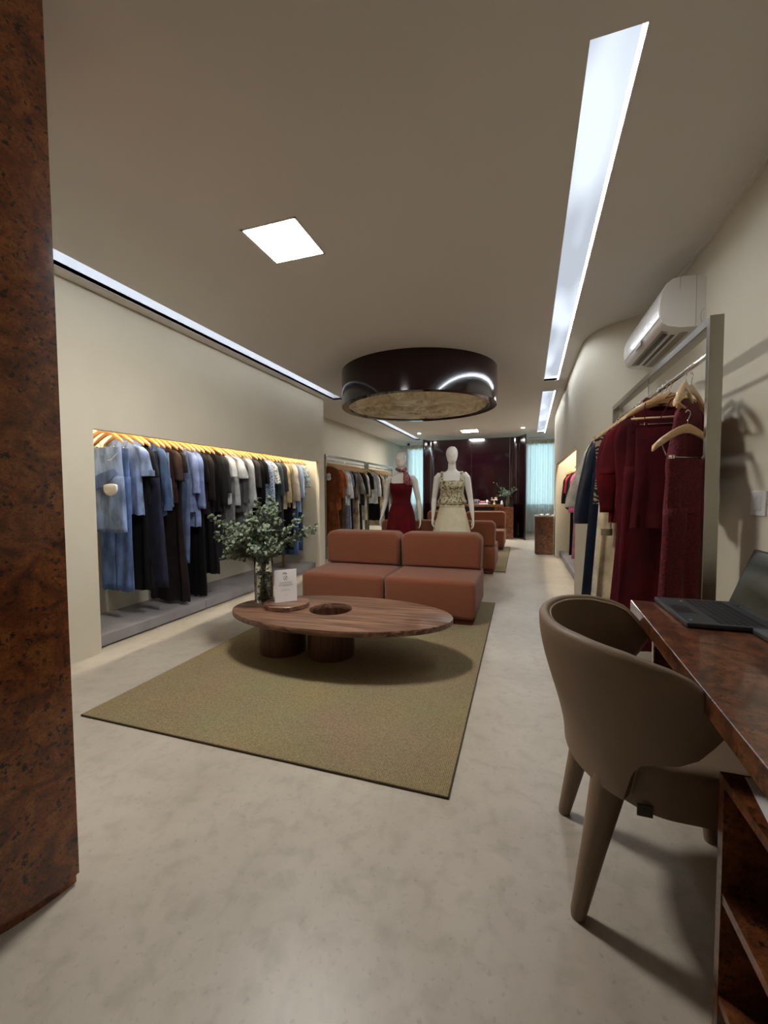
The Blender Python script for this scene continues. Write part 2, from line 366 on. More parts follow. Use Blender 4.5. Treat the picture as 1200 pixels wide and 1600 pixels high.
square(-1.43, -1.02, 10.2, 10.62, 'small far square ceiling light in front of the burgundy wall')
for x, y, l in ((.016, 10.28, 'tiny round downlight right, above the aisle end'), (-2.477, 10.33, 'tiny round downlight left, before the left window')):
    t = thing('downlight', l, 'ceiling light', (x, y, ZC))
    MB().lathe([(.055, 0), (.055, -.006), (.04, -.008), (.036, -.002)]).build('trim_ring', WHITE, t, smooth=40)
    MB().lathe([(.001, -.004), (.034, -.004), (.034, -.0005), (.001, -.0005)]).build('bulb', SPOT, t)
t = thing('security_camera', 'tiny dark dome camera on the ceiling by the left window', 'camera', (-3.2, 12.0, ZC))
MB().lathe([(.001, -.05), (.04, -.05), (.055, -.03), (.055, 0), (.001, 0)], seg=20).build('housing', WHITE, t, smooth=40)
MB().ell((0, -.01, -.07), (.045, .045, .045), 16, 8).build('lens', BLACK, t, smooth=180)
for x0, x1, l in ((-3.4, -2.75, 'white slot air grille over the left curtain'), (.15, .62, 'white slot air grille over the right curtain')):
    t = thing('slot_diffuser', l, 'air grille', ((x0+x1)/2, 12.2, ZC)); w = (x1-x0)/2
    MB().box(-w, w, -.06, .06, -.012, 0).build('frame', WHITE, t)
    for k in (-.03, .03): MB().box(-w+.02, w-.02, k-.008, k+.008, -.016, -.011).build('slot', ACG, t)

# ---------------------------------------------------------------- clothing recess fittings
def recess(prefix, x_front, x_back, y0, y1, sgn, tall, lab):
    """plinth, led profile"""
    p = MB(); p.bm_box(min(x_front, x_back), max(x_front, x_back), y0, y1, .012, tall, .004, 2)
    o = p.build('display_plinth', PLINTH); tag(o, lab, 'plinth')
    return o
pl = recess('l', -3.10, -3.68, 2.262, 5.868, 1, .10, 'long low grey plinth inside the left clothing recess')
for yy in (3.45, 4.65): MB().box(-3.0995, -3.098, yy-.0015, yy+.0015, .014, .098).build('joint', DKSTEEL, pl)
recess('r', .68, 1.35, 5.064, 8.296, -1, .10, 'low grey plinth inside the right clothing recess')
def led(x, y0, y1, z, label):
    t = thing('led_profile', label, 'ceiling light', (x, (y0+y1)/2, z)); h = (y1-y0)/2
    MB().box(-.012, .012, -h, h, .006, .016).build('profile', WHITE, t); MB().box(-.007, .007, -h, h, 0, .006).build('led_strip', LEDN, t)
led(-3.124, 2.27, 5.86, 2.03, 'led profile hidden above the left recess opening')
led(.690, 5.08, 8.28, 2.03, 'led profile hidden above the right recess opening')

# ---------------------------------------------------------------- garments
def fabric(name, col, kind='plain'):
    key = 'fab_'+name+'_'+kind
    if key in MATS: return MATS[key]
    d = tuple(int(c*.78) for c in col); l = tuple(min(255, int(c*1.12+3)) for c in col)
    if kind == 'plain': return mat(key, d, l, scale=7, rough=.85, bump=.25, bscale=45, lo=.3, hi=.7, sheen=0, spec=.25)
    if kind == 'denim': return mat(key, tuple(int(c*.66) for c in col), tuple(min(255, int(c*1.2+10)) for c in col), scale=9, detail=9, rough=.9, bump=.3, bscale=120, stretch=(1, 1, .45), lo=.32, hi=.68)
    if kind == 'satin': return mat(key, d, l, scale=4, rough=.32, bump=.2, bscale=14, sheen=.2)
    if kind == 'leather': return mat(key, d, col, scale=9, rough=.28, bump=.4, bscale=40, coat=.3)
    if kind == 'lace': return mat(key, tuple(int(c*.78) for c in col), l, kind='voronoi', scale=75, rough=.8, bump=.5, bscale=90, lo=.25, hi=.6)
    if kind == 'print': return mat(key, (20, 20, 26), l, kind='voronoi', scale=55, rough=.8, lo=.32, hi=.42)
    if kind == 'floral': return mat(key, (226, 220, 196), col, kind='noise', scale=26, detail=5, rough=.7, lo=.46, hi=.54, dist=2)
    if kind == 'paisley': return mat(key, (14, 12, 18), (168, 146, 124), kind='rings', scale=9, detail=5, dist=14, rough=.8, lo=.52, hi=.66)
    if kind == 'knit': return mat(key, d, l, kind='wave', scale=55, dist=1, rough=.95, bump=.5, bscale=120)
    return mat(key, col)
def spow(x, p): return math.copysign(abs(x)**p, x)
def body_mb(W, ztop, hem, t=.030, slope=.32, neck=(.07, .05), waist=1.0, flare=1.0, fold=.012, seed=0, nf=7, flat=False, nv=18, nu=44):
    """a garment body hanging from a wide hanger; local x along the hanger, z down from the rail"""
    rnd = random.Random(seed); ph = rnd.random()*6; ph2 = rnd.random()*6; mb = MB(); rings = []
    for i in range(nv+1):
        v = i/nv; rg = []
        ww = 1+(waist-1)*math.sin(min(1, v*1.6)*PI/2 if v < .55 else PI/2)*(1 if v < .5 else 1) + (flare-waist)*sm(.45, 1, v)
        tt = t*(.25+.75*sm(0, .14, v))*(1+.35*(flare-1)*v)
        for j in range(nu):
            a = 2*PI*j/nu
            x = W*ww*spow(math.cos(a), .75); y = tt*spow(math.sin(a), .8)
            zt = ztop-slope*abs(x)
            if neck and abs(x) < neck[0]:
                zt -= neck[1]*(1-(x/neck[0])**2)*(1 if math.sin(a) < 0 else .35)
            if flat: zt = ztop
            z = zt+(hem-zt)*v
            f = fold*sm(.12, 1, v)*(math.sin(nf*a+ph+v*1.3)+.6*math.sin((nf*2+1)*a+ph2-v*2))
            y += f*(.35+abs(math.sin(a))); x += f*.8*math.cos(a)
            if v > .97: z += .006*math.sin(nf*a+ph2)
            rg.append((x, y, z))
        rings.append(rg)
    return mb.loft(rings, False)
def sleeve_mb(W, ztop, slope, side, L, out=.05, r0=.058, r1=.045, t=.5, seed=0, fwd=0, balloon=0):
    rnd = random.Random(seed+7*side); ph = rnd.random()*6; n = 14; k = 18; rings = []
    x0 = side*(W-.035); z0 = ztop-slope*abs(x0)-.012
    for i in range(n+1):
        v = i/n
        cx = x0+side*(.03*sm(0, .2, v)+out*sm(0, 1, v)); cy = fwd*v; cz = z0-.02-L*v+ (0 if v > .1 else .0)
        r = r0+(r1-r0)*v+balloon*math.sin(PI*min(1, v*1.02))**1.5; ry = r*t*(1+.1*math.sin(v*9+ph))
        if i == 0: r *= .7; ry *= .5
        rg = []
        for j in range(k):
            a = 2*PI*j/k; f = .004*math.sin(4*a+ph+v*5)
            tz = .35*(math.cos(a)*side)*r*(-1)*(1-v)
            rg.append((cx+(r+f)*math.cos(a), cy+(ry+f)*math.sin(a), cz+tz))
        rings.append(rg)
    return MB().loft(rings, True)
def legs_mb(W, ztop, hem, side, hw, t=.03, seed=0, fold=.004, frayed=False, tilt=0):
    rnd = random.Random(seed+side); ph = rnd.random()*6; n = 16; k = 22; rings = []
    for i in range(n+1):
        v = i/n; z = ztop+(hem-ztop)*v
        cx = side*(W*.5+(hw-W*.5)*v*1.0+ .0)+tilt*v; rx = W*.5*(1-v)+hw*v+.006; ry = t*(1-.25*v)
        rg = []
        for j in range(k):
            a = 2*PI*j/k; f = fold*math.sin(5*a+ph+v*3)*(.4+v)
            zz = z+(.008*math.sin(13*a+ph) if (frayed and i == n) else 0)
            rg.append((cx+rx*spow(math.cos(a), .8), ry*spow(math.sin(a), .8)+f*1.6, zz))
        rings.append(rg)
    return MB().loft(rings, True)

# hangers: wooden body with steel hook; one mesh set each, copied
def hanger_parts():
    rings = []
    path = [(-.225, -.185), (-.215, -.172), (-.17, -.142), (-.11, -.108), (-.06, -.086), (-.02, -.074), (0, -.072), (.02, -.074), (.06, -.086), (.11, -.108), (.17, -.142), (.215, -.172), (.225, -.185)]
    for i, (x, z) in enumerate(path):
        e = min(i, len(path)-1-i); hy = (.005, .011, .012, .009, .007, .0065, .0065)[e]; hz = (.006, .014, .018, .019, .020, .022, .024)[e]
        rings.append([(x, hy*spow(math.cos(a), .7), z+hz*spow(math.sin(a), .7)) for a in [2*PI*j/10 for j in range(10)]])
    wood = MB().loft(rings).mesh('wooden_hanger', HANGLIT, 60)
    pts = [(0, 0, -.052), (0, 0, -.030), (.008, 0, -.021)]+[(.0165*math.cos(a), 0, .0165*math.sin(a)) for a in [math.radians(q) for q in range(-50, 190, 20)]]
    hook = MB().tube(pts, .0022, 6).mesh('hook', CHROME, 180)
    bar = MB().tube([(-.19, 0, -.19), (.19, 0, -.19)], .006, 8).mesh('trouser_bar', HANGLIT, 180)
    cb = MB().tube([(-.13, 0, -.215), (.13, 0, -.215)], .0025, 6).tube([(-.13, 0, -.215), (-.17, 0, -.150)], .0025, 6).tube([(.13, 0, -.215), (.17, 0, -.150)], .0025, 6).mesh('clip_bar', CHROME, 180)
    cl = MB().bm_box(-.009, .009, -.012, .012, -.255, -.205, .003, 1).mesh('clip', CHROME)
    return wood, hook, bar, cb, cl
HW, HH, HB, HCB, HCL = hanger_parts()
HANGP = mat('pale_beech', (214, 178, 130), (198, 160, 112), scale=14, stretch=(1, 6, 6), rough=.35, coat=.3)
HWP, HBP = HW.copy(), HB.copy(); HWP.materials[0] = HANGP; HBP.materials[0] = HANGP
def hanger(loc, rz, label, style='bar', group=None, sc=1.0):
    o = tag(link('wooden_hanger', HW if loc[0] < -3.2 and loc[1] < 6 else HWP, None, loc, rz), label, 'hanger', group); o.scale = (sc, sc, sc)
    link('hook', HH, o)
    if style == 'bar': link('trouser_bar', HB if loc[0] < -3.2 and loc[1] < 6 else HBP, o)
    if style == 'clip':
        link('clip_bar', HCB, o)
        for s in (-1, 1): link('clip', HCL, o, (s*.10, 0, 0))
    return o
def swap(col): return tuple(int(c*.6) for c in col)
def garment(kind, x, y, rail, hem, mt, name, label, cat, rz=0, out=1, seed=1, hang=True, group=None, **k):
    """kind: top / sleeveless / pants / skirt / dress. hem = world z of the lower edge; out = side (+1/-1) that faces the aisle"""
    Z = lambda z: z-rail
    sl = k.get('sleeve', .5); h = Z(hem); W = .205
    style = 'bar'
    if kind in ('top', 'dress', 'sleeveless'):
        zt = k.get('zt', -.088); W = k.get('W', W); b = body_mb(W, zt, h, t=k.get('t', .028), neck=k.get('neck', (.075, .06)), slope=.40, waist=k.get('waist', .93), flare=k.get('flare', 1.0), fold=k.get('fold', .008), nf=k.get('nf', 7), seed=seed, nv=k.get('nv', 18))
        o = b.build(name, mt, smooth=180)
        if kind != 'sleeveless':
            for s in (-1, 1):
                ln = sl*(1 if s == out else .96)
                so = sleeve_mb(W, zt, .40, s, ln, k.get('sout', .03) if s == out else .01, k.get('sr0', .058), k.get('sr1', .046), seed=seed, balloon=k.get('balloon', 0)).build('sleeve', mt, o, smooth=180)
                if k.get('cuff'):
                    cx = s*(W-.035+.03+(k.get('sout', .03) if s == out else .01)); cz = zt-.40*(W-.035)-.032-ln
                    r = k.get('sr1', .046)
                    MB().loft([[(cx+(r+.004)*math.cos(a), (r*.5+.006)*math.sin(a), cz+dz) for a in [2*PI*j/16 for j in range(16)]] for dz in (.002, .05)]).build('cuff', k.get('trim', mt), o, smooth=60)
        if k.get('collar'):
            pts = []
            MB().loft([[(.07*math.cos(a)*q, .026*math.sin(a)*q, -.100+.03*abs(math.cos(a))+dz) for a in [2*PI*j/20 for j in range(20)]] for q, dz in ((1.0, .0), (1.12, .032), (1.34, .012), (1.30, .004))], False).build('collar', mt, o, smooth=180)
        if k.get('placket'):
            MB().bm_box(-.013, .013, -k.get('t', .028)-.012, -k.get('t', .028)-.004, h+.02, -.16, .003, 1).build('placket', mt, o)
        if k.get('ruffle'):
            for q in range(k['ruffle']):
                z0 = -.16-q*.13
                rg = []
                for dz, rr in ((0, 1.0), (-.035, 1.10), (-.07, 1.22)):
                    rg.append([((W*.96*rr)*spow(math.cos(a), .75), (.03*rr+.012*math.sin(11*a+q)*(rr-1)*5)*spow(math.sin(a), .8), z0+dz+.008*math.sin(9*a+q)*(rr-1)*6) for a in [2*PI*j/60 for j in range(60)]])
                MB().loft(rg, False).build('ruffle', mt, o, smooth=180)
        if k.get('peplum'):
            z0 = k['peplum']-rail
            MB().loft([[(W*wd*spow(math.cos(a), .75), (.034+.012*math.sin(8*a))*tt*spow(math.sin(a), .8), z0+dz) for a in [2*PI*j/48 for j in range(48)]] for wd, tt, dz in ((.9, 1.0, .02), (1.02, 1.15, -.06), (1.1, 1.3, -.14))], False).build('peplum', mt, o, smooth=180)
    elif kind == 'pants':
        style = 'clip'; zt = -.225; cr = zt-k.get('rise', .27); w2 = k.get('hip', .19); ox = k.get('ox', 0)
        o = body_mb(w2, zt, cr, t=.024, flat=True, neck=None, waist=1.04, flare=1.08, fold=.003, seed=seed, nv=8).build(name, mt, smooth=180)
        for s in (-1, 1): legs_mb(w2*1.06, cr+.03, h, s, k.get('lw', .11), .026, seed, k.get('fold', .004), k.get('frayed', False)).build('leg', mt, o, smooth=180)
        MB().loft([[(w2*1.01*spow(math.cos(a), .75), .027*spow(math.sin(a), .8), z) for a in [2*PI*j/36 for j in range(36)]] for z in (zt-.038, zt+.002)], False).build('waistband', k.get('trim', mt), o, smooth=180)
        if k.get('pockets'):
            for s in (-1, 1): MB().tube([(s*w2*.95, -.026, zt-.05), (s*w2*.62, -.032, zt-.10), (s*w2*.42, -.032, zt-.105)], .0022, 5).build('pocket_seam', k.get('seam', PAPER), o)
    elif kind == 'skirt':
        style = 'clip'; zt = -.225
        o = body_mb(k.get('hip', .18), zt, h, t=.028, flat=True, neck=None, waist=1.05, flare=k.get('flare', 1.35), fold=k.get('fold', .012), nf=k.get('nf', 9), seed=seed).build(name, mt, smooth=180)
        MB().loft([[(k.get('hip', .18)*1.01*spow(math.cos(a), .75), .020*spow(math.sin(a), .8), z) for a in [2*PI*j/36 for j in range(36)]] for z in (zt-.035, zt+.002)], False).build('waistband', mt, o, smooth=180)
    o.location = (x, y, rail); o.rotation_euler = (0, 0, rz); tag(o, label, cat, group)
    if hang:
        words = label.split()
        hanger((x, y, rail), rz, 'wooden hanger carrying the '+' '.join(words[:12]), style)
    return o

rnd = random.Random(5)
# --- left recess rail ---------------------------------------------------------
RZ = 1.815; XR = -3.365
t = thing('clothes_rail', 'long metal clothes rail on posts inside the left recess', 'clothes rail', (XR, 4.06, .10))
MB().tube([(0, -1.79, RZ-.10), (0, 1.79, RZ-.10)], .0125, 12).build('rail', STEEL, t, smooth=180)
for yy in (-1.75, -.33, 1.30):
    p = MB().box(-.02, .02, yy-.012, yy+.012, .008, RZ-.11).build('post', BRASS, t)
    MB().bm_box(-.06, .06, yy-.05, yy+.05, 0, .008, .003, 1).build('foot', BRASS, p)
D = lambda n, c, k='denim': fabric(n, c, k)
lightblue = D('light_blue', (124, 146, 188)); midblue = D('mid_blue', (80, 106, 156)); navy = D('navy_denim', (24, 27, 52)); darkblue = D('dark_blue', (38, 62, 92)); steelb = D('steel_blue', (66, 92, 134))
blk = fabric('black', (9, 8, 10)); blk2 = fabric('soft_black', (17, 15, 18)); brown = fabric('dark_brown', (56, 38, 34)); choc = fabric('chocolate', (34, 25, 25)); peri = fabric('periwinkle', (128, 144, 188)); slate = fabric('slate', (88, 104, 136))
tee = fabric('pale_grey', (196, 200, 206)); satg = fabric('silver_grey', (186, 190, 194), 'satin'); gden = D('grey_denim', (116, 118, 120)); cden = D('charcoal_denim', (78, 80, 84)); lace = fabric('black_lace', (34, 31, 35), 'lace')
bprint = fabric('blue_print', (150, 165, 190), 'print'); wprint = fabric('white_print', (190, 190, 190), 'print'); teal = fabric('teal', (38, 62, 66), 'satin'); greyd = fabric('dark_grey', (50, 48, 52), 'lace'); cream = fabric('cream', (214, 196, 158)); olive = fabric('olive_satin', (132, 118, 82), 'satin')
ivory = fabric('ivory', (222, 212, 192)); knit = fabric('pale_blue_knit', (158, 176, 200), 'knit'); bflor = fabric('blue_floral', (92, 138, 176), 'floral'); lilac = fabric('grey_lilac', (126, 124, 138))
NI = 'in the left recess'
LEFT = [
 ('pants', 2.69, .36, midblue, 'jeans', 'mid blue wide jeans hanging behind the shorts with white pocket', 'jeans', dict(lw=.085, hip=.16, frayed=True)),
 ('top', 2.785, 1.02, lightblue, 'denim_shirt', 'pale blue denim shirt next to the first jeans in left recess', 'shirt', dict(sleeve=.27, sr1=.066, sout=.055, cuff=True)),
 ('skirt', 2.84, .34, blk, 'maxi_skirt', 'long black skirt behind the cropped denim shirt', 'skirt', dict(flare=1.2)),
 ('top', 2.875, 1.10, blk2, 'short_sleeved_top', 'plain black short-sleeved top before the navy flared jeans', 'top', dict(sleeve=.28, sr1=.06, sout=.05)),
 ('pants', 2.955, .345, navy, 'flared_jeans', 'dark navy jeans with wide flared legs and raw hem', 'jeans', dict(lw=.14, frayed=True)),
 ('top', 3.03, 1.0, steelb, 'denim_overshirt', 'mid blue long-sleeved denim overshirt with buttoned cuff', 'shirt', dict(sleeve=.58, cuff=True, collar=True, sout=.04)),
 ('pants', 3.105, 1.08, lightblue, 'denim_shorts', 'faded blue denim shorts between overshirt and brown blouse', 'shorts', dict(lw=.12, frayed=True)),
 ('top', 3.175, 1.12, brown, 'blouse', 'warm brown short-sleeved blouse beside the ruffled dress', 'blouse', dict(sleeve=.30)),
 ('dress', 3.255, .135, choc, 'ruffled_dress', 'long dark brown dress with ruffles down the side', 'dress', dict(sleeve=.22, ruffle=3, flare=1.25, fold=.014)),
 ('pants', 3.33, .50, slate, 'slate_trousers', 'slate blue straight trousers right of the ruffled dress', 'trousers', dict(lw=.09)),
 ('top', 3.405, 1.02, peri, 'periwinkle_shirt', 'periwinkle blue shirt with three-quarter sleeves, nearest of the pair', 'shirt', dict(sleeve=.42, cuff=True)),
 ('top', 3.475, .86, peri, 'periwinkle_blouse', 'longer periwinkle blouse just behind the periwinkle shirt', 'blouse', dict(sleeve=.58)),
 ('dress', 3.54, .12, blk, 'pleated_dress', 'long black pleated dress behind the periwinkle blouses', 'dress', dict(sleeve=.3, nf=14, fold=.01)),
 ('top', 3.62, .98, choc, 'suede_jacket', 'dark chocolate long-sleeved jacket left of the bouquet top', 'jacket', dict(sleeve=.50, t=.032)),
 ('skirt', 3.70, .33, blk2, 'midi_skirt', 'black midi skirt behind the dark chocolate jacket', 'skirt', dict()),
 ('top', 3.78, 1.0, blk2, 'blazer', 'charcoal plum blazer with long sleeves in the left recess', 'blazer', dict(sleeve=.56, collar=True)),
 ('dress', 3.86, .45, lace, 'lace_dress', 'black lace dress hanging left of the pale grey tees', 'dress', dict(sleeve=.42)),
 ('top', 3.95, 1.08, tee, 'tee', 'pale grey short-sleeved tee, nearer one above grey denim', 't-shirt', dict(sleeve=.24, sr1=.062, sout=.05)),
 ('pants', 4.02, .55, gden, 'grey_jeans', 'washed grey jeans behind the nearer pale tee', 'jeans', dict(lw=.09)),
 ('top', 4.11, 1.06, tee, 'tee', 'pale grey short-sleeved tee, farther one by the charcoal jacket', 't-shirt', dict(sleeve=.25, sr1=.064, sout=.05)),
 ('top', 4.19, .98, cden, 'denim_jacket', 'washed charcoal denim jacket below the pale tee', 'jacket', dict(sleeve=.54, cuff=True, collar=True)),
 ('pants', 4.27, .42, gden, 'washed_jeans', 'pale grey jeans partly hidden behind the eucalyptus', 'jeans', dict(lw=.09)),
 ('top', 4.35, .92, satg, 'satin_shirt', 'silver grey satin shirt with long sleeves over the bouquet', 'shirt', dict(sleeve=.60, cuff=True, collar=True, sout=.04)),
 ('top', 4.45, 1.05, lace, 'lace_shirt', 'black lace top right of the silver satin shirt', 'top', dict(sleeve=.35)),
 ('top', 4.54, .95, blk, 'jacket', 'black long-sleeved jacket right of the black lace top', 'jacket', dict(sleeve=.56)),
 ('dress', 4.63, .50, blk, 'sleeveless_dress', 'black dress between the jacket and the patterned blouses', 'dress', dict(sleeve=.3)),
 ('top', 4.73, .90, bprint, 'patterned_blouse', 'blue grey speckled blouse with long sleeves', 'blouse', dict(sleeve=.56, sout=.04)),
 ('top', 4.82, 1.06, wprint, 'patterned_shirt', 'black and white speckled top with short sleeves', 'top', dict(sleeve=.30, sr1=.065, sout=.06)),
 ('skirt', 4.90, .45, blk, 'black_skirt', 'black skirt below the speckled tops', 'skirt', dict()),
 ('top', 4.97, .95, teal, 'teal_blouse', 'dark teal satin blouse in the left recess', 'blouse', dict(sleeve=.46)),
 ('dress', 5.06, .33, greyd, 'grey_dress', 'long charcoal dress of textured cloth right of teal blouse', 'dress', dict(sleeve=.4)),
 ('top', 5.15, .98, cream, 'cream_jacket', 'cream long-sleeved jacket near the far end of left recess', 'jacket', dict(sleeve=.56, sout=.04)),
 ('top', 5.23, 1.0, olive, 'satin_jacket', 'olive satin jacket right of the cream jacket', 'jacket', dict(sleeve=.54, sout=.04)),
 ('pants', 5.31, .38, blk2, 'black_trousers', 'black trousers behind the olive satin jacket', 'trousers', dict()),
 ('top', 5.38, .98, ivory, 'ivory_shirt', 'ivory shirt with long sleeves near the far end post', 'shirt', dict(sleeve=.54, sout=.04)),
 ('pants', 5.45, .28, steelb, 'straight_jeans', 'medium blue straight jeans reaching lowest at far end', 'jeans', dict(lw=.10)),
 ('top', 5.52, .92, knit, 'knitted_sweater', 'pale blue knitted sweater before the floral blouse', 'sweater', dict(sleeve=.5)),
 ('pants', 5.59, .33, darkblue, 'dark_jeans', 'dark indigo jeans at the far end of left recess', 'jeans', dict(lw=.10)),
 ('top', 5.68, 1.15, bflor, 'floral_blouse', 'blue floral blouse, last garment of the left recess', 'blouse', dict(sleeve=.34, sout=.04)),
]
for i, (kd, y, hem, mt, nm, lb, ct, k) in enumerate(LEFT):
    garment(kd, XR+rnd.uniform(-.008, .008), y, RZ, hem, mt, nm, lb, ct, rz=rnd.uniform(-.07, .05), out=1, seed=i*13+3, **k)
# first garment: shorts with the turned-out pocket
o = garment('pants', XR+.01, 2.60, RZ, .885, lightblue, 'cutoff_shorts', 'light blue cut-off denim shorts with a white pocket hanging out', 'shorts', rz=-.05, seed=77, lw=.115, hip=.20, frayed=True, pockets=True)
_pr = []
for i_ in range(25):
    a_ = 2*PI*i_/24; _pr.append((.078*math.cos(a_), .062*(math.sin(a_) if math.sin(a_) < 0 else .62*spow(math.sin(a_), .35))))
pk = MB().loft([[(.118+q*x+.012*z_, y_, -.565+q*z_) for x, z_ in _pr[:-1]] for q, y_ in ((1.0, -.034), (1.03, -.040), (.96, -.050), (.6, -.054), (.15, -.055))]).build('pocket_lining', PAPER, o, smooth=50)
MB().tube([(.052, -.050, -.59), (.11, -.056, -.60), (.178, -.050, -.575)], .003, 5).build('pocket_seam', PAPER, o)
MB().prism([(-.19, -.50), (-.02, -.44), (.16, -.40), (.19, -.44), (.02, -.55), (-.18, -.60)], -.034, -.028, 'y').build('dark_hem_fold', midblue, o)  # darker denim band standing in for the dark fold at the cut-off hem

# --- free-standing rack near right ----------------------------------------------
def rack(name, label, x, y0, y1, top, rail, wx=.03, wy=.045):
    t = thing(name, label, 'clothes rack', (x, (y0+y1)/2, 0)); h = (y1-y0)/2
    for yy in (-h, h):
        MB().bm_box(-wx/2, wx/2, yy-wy/2, yy+wy/2, .012, top, .002, 1).build('post', STEEL, t)
        MB().bm_box(-.20, .20, yy-wy/2-.002, yy+wy/2+.002, 0, .012, .002, 1).build('foot', STEEL, t)
    MB().bm_box(-wx/2, wx/2, -h+wy/2, h-wy/2, top-.04, top, .002, 1).build('top_bar', STEEL, t)
    MB().tube([(0, -h+wy/2, rail), (0, h-wy/2, rail)], .011, 12).build('rail', CHROME, t, smooth=180)
    MB().tube([(0, 0, rail), (0, 0, top-.04)], .0035, 8).build('hanger_rod', CHROME, t)
    return t
R2 = 1.815
rack('clothes_rack', 'tall steel clothes rack with burgundy clothes by the right wall', .80, 2.215, 4.22, 1.965, R2, .055, .03)
burg = fabric('burgundy', (86, 4, 16)); burg2 = fabric('wine', (72, 3, 13)); burgl = fabric('burgundy_lace', (88, 8, 24), 'lace'); nav = fabric('midnight', (18, 26, 42)); nav2 = fabric('midnight_satin', (20, 30, 48), 'satin')
pais = fabric('paisley', (150, 130, 112), 'paisley'); creamt = fabric('cream_tweed', (206, 186, 150)); ivory2 = fabric('off_white', (214, 206, 186)); taupe = fabric('taupe_cuff', (120, 104, 84))
RIGHT = [
 ('top', 4.15, .86, ivory2, 'ivory_coat', 'off-white jacket with wide sleeve, last on the near right rack', 'jacket', dict(sleeve=.60, sout=.15, sr1=.070, flare=1.05, zt=-.060)),
 ('top', 4.05, .84, nav2, 'navy_jacket', 'dark navy satin jacket with wide sleeve on right rack', 'jacket', dict(sleeve=.74, sout=.10, sr1=.060, sr0=.07, zt=-.060)),
 ('pants', 3.93, .22, nav, 'navy_trousers', 'long dark navy trousers below the paisley top', 'trousers', dict(lw=.15, hip=.21)),
 ('sleeveless', 3.80, 1.10, pais, 'paisley_top', 'black and cream paisley top on the right rack', 'top', dict(W=.235)),
 ('top', 3.385, .98, creamt, 'beige_cardigan', 'beige cardigan with brown cuff beside the paisley top', 'cardigan', dict(sleeve=.76, sout=.025, sr0=.045, sr1=.034, W=.185, cuff=True, trim=taupe)),
 ('pants', 3.58, .26, ivory2, 'white_trousers', 'off-white wide trousers behind the cream tweed trousers', 'trousers', dict(lw=.14, hip=.20)),
 ('pants', 3.48, .20, creamt, 'cream_trousers', 'cream tweed trousers with frayed side seam', 'trousers', dict(lw=.13, hip=.20, fold=.012, frayed=True)),
 ('top', 3.31, .98, burg, 'burgundy_sweater', 'burgundy balloon-sleeved sweater over the cream trousers', 'sweater', dict(sleeve=.60, sout=.015, sr0=.062, sr1=.050, balloon=.035, t=.032, zt=-.066)),
 ('dress', 3.19, .24, burg2, 'burgundy_dress', 'long burgundy dress behind the burgundy jackets', 'dress', dict(sleeve=.30, flare=1.1, W=.19)),
 ('top', 3.10, 1.08, burg, 'burgundy_tee', 'burgundy short-sleeved top on the right rack', 'top', dict(sleeve=.34, sr0=.066, sr1=.085, sout=.03, zt=-.066)),
 ('top', 2.97, 1.02, burg2, 'burgundy_jacket', 'burgundy jacket with long tapering sleeve on right rack', 'jacket', dict(sleeve=.66, sr1=.034, sout=-.03, zt=-.066, collar=True)),
 ('pants', 2.88, .22, burg2, 'burgundy_trousers', 'burgundy tailored trousers hanging under the camisole', 'trousers', dict(lw=.12)),
]
for i, (kd, y, hem, mt, nm, lb, ct, k) in enumerate(RIGHT):
    garment(kd, .80, y, R2, hem, mt, nm, lb, ct, rz=rnd.uniform(-.06, .06), out=-1, seed=i*17+5, **k)
# satin camisole on its thin straps, facing the viewer
cm = body_mb(.165, -.245, .98-R2, t=.022, flat=True, neck=(.12, .02), waist=1.02, flare=1.12, fold=.006, seed=9).build('camisole', burg2, smooth=180)
cm.location = (.80, 2.79, R2); tag(cm, 'burgundy camisole hung by thin straps, front of the right rack', 'camisole')
for s in (-1, 1):
    MB().tube([(s*.11, 0, -.25), (s*.13, -.012, -.17), (s*.125, -.016, -.105), (s*.12, .012, -.112), (s*.11, .012, -.25)], .0022, 6).build('strap', burg2, cm)
MB().tube([(.0, -.02, -.06), (-.03, -.03, -.09), (.03, -.03, -.075), (.0, -.02, -.10), (-.05, -.02, -.2)], .003, 6).build('ribbon', burg2, cm)
MB().box(-.035, .035, .016, .018, -.27, -.245).build('neck_label', mat('label_grey', (150, 130, 130), rough=.8), cm)
hanger((.80, 2.80, R2), 0, 'big wooden hanger carrying the burgundy camisole, foremost straight hanger')
lb = body_mb(.135, -.10, 1.12-R2, t=.026, neck=(.07, .05), slope=.4, fold=.006, seed=21, flare=1.1).build('lace_blouse', burgl, smooth=180)
lb.location = (.855, 2.64, R2); lb.rotation_euler = (0, 0, .95); tag(lb, 'burgundy lace blouse with bell sleeves turned beside the camisole', 'blouse')
for s in (-1, 1): sleeve_mb(.15, -.10, .4, s, .36, .035, .045, .078, seed=4).build('sleeve', burgl, lb, smooth=180)
hanger((.855, 2.64, R2), .95, 'wooden hanger turned sideways carrying the burgundy lace blouse')
hanger((.80, 2.545, R2), 1.12, 'empty-looking wooden hanger turned edgewise, nearest on the right rack')
lt = garment('pants', .775, 2.43, 1.58, .30, burgl, 'lace_trousers', 'burgundy lace trousers on a small lowered clip hanger', 'trousers', rz=.62, hip=.125, lw=.085, seed=31)
MB().box(.135, .155, -.002, .002, -.25, -.19).build('price_tag', PAPER, lb)

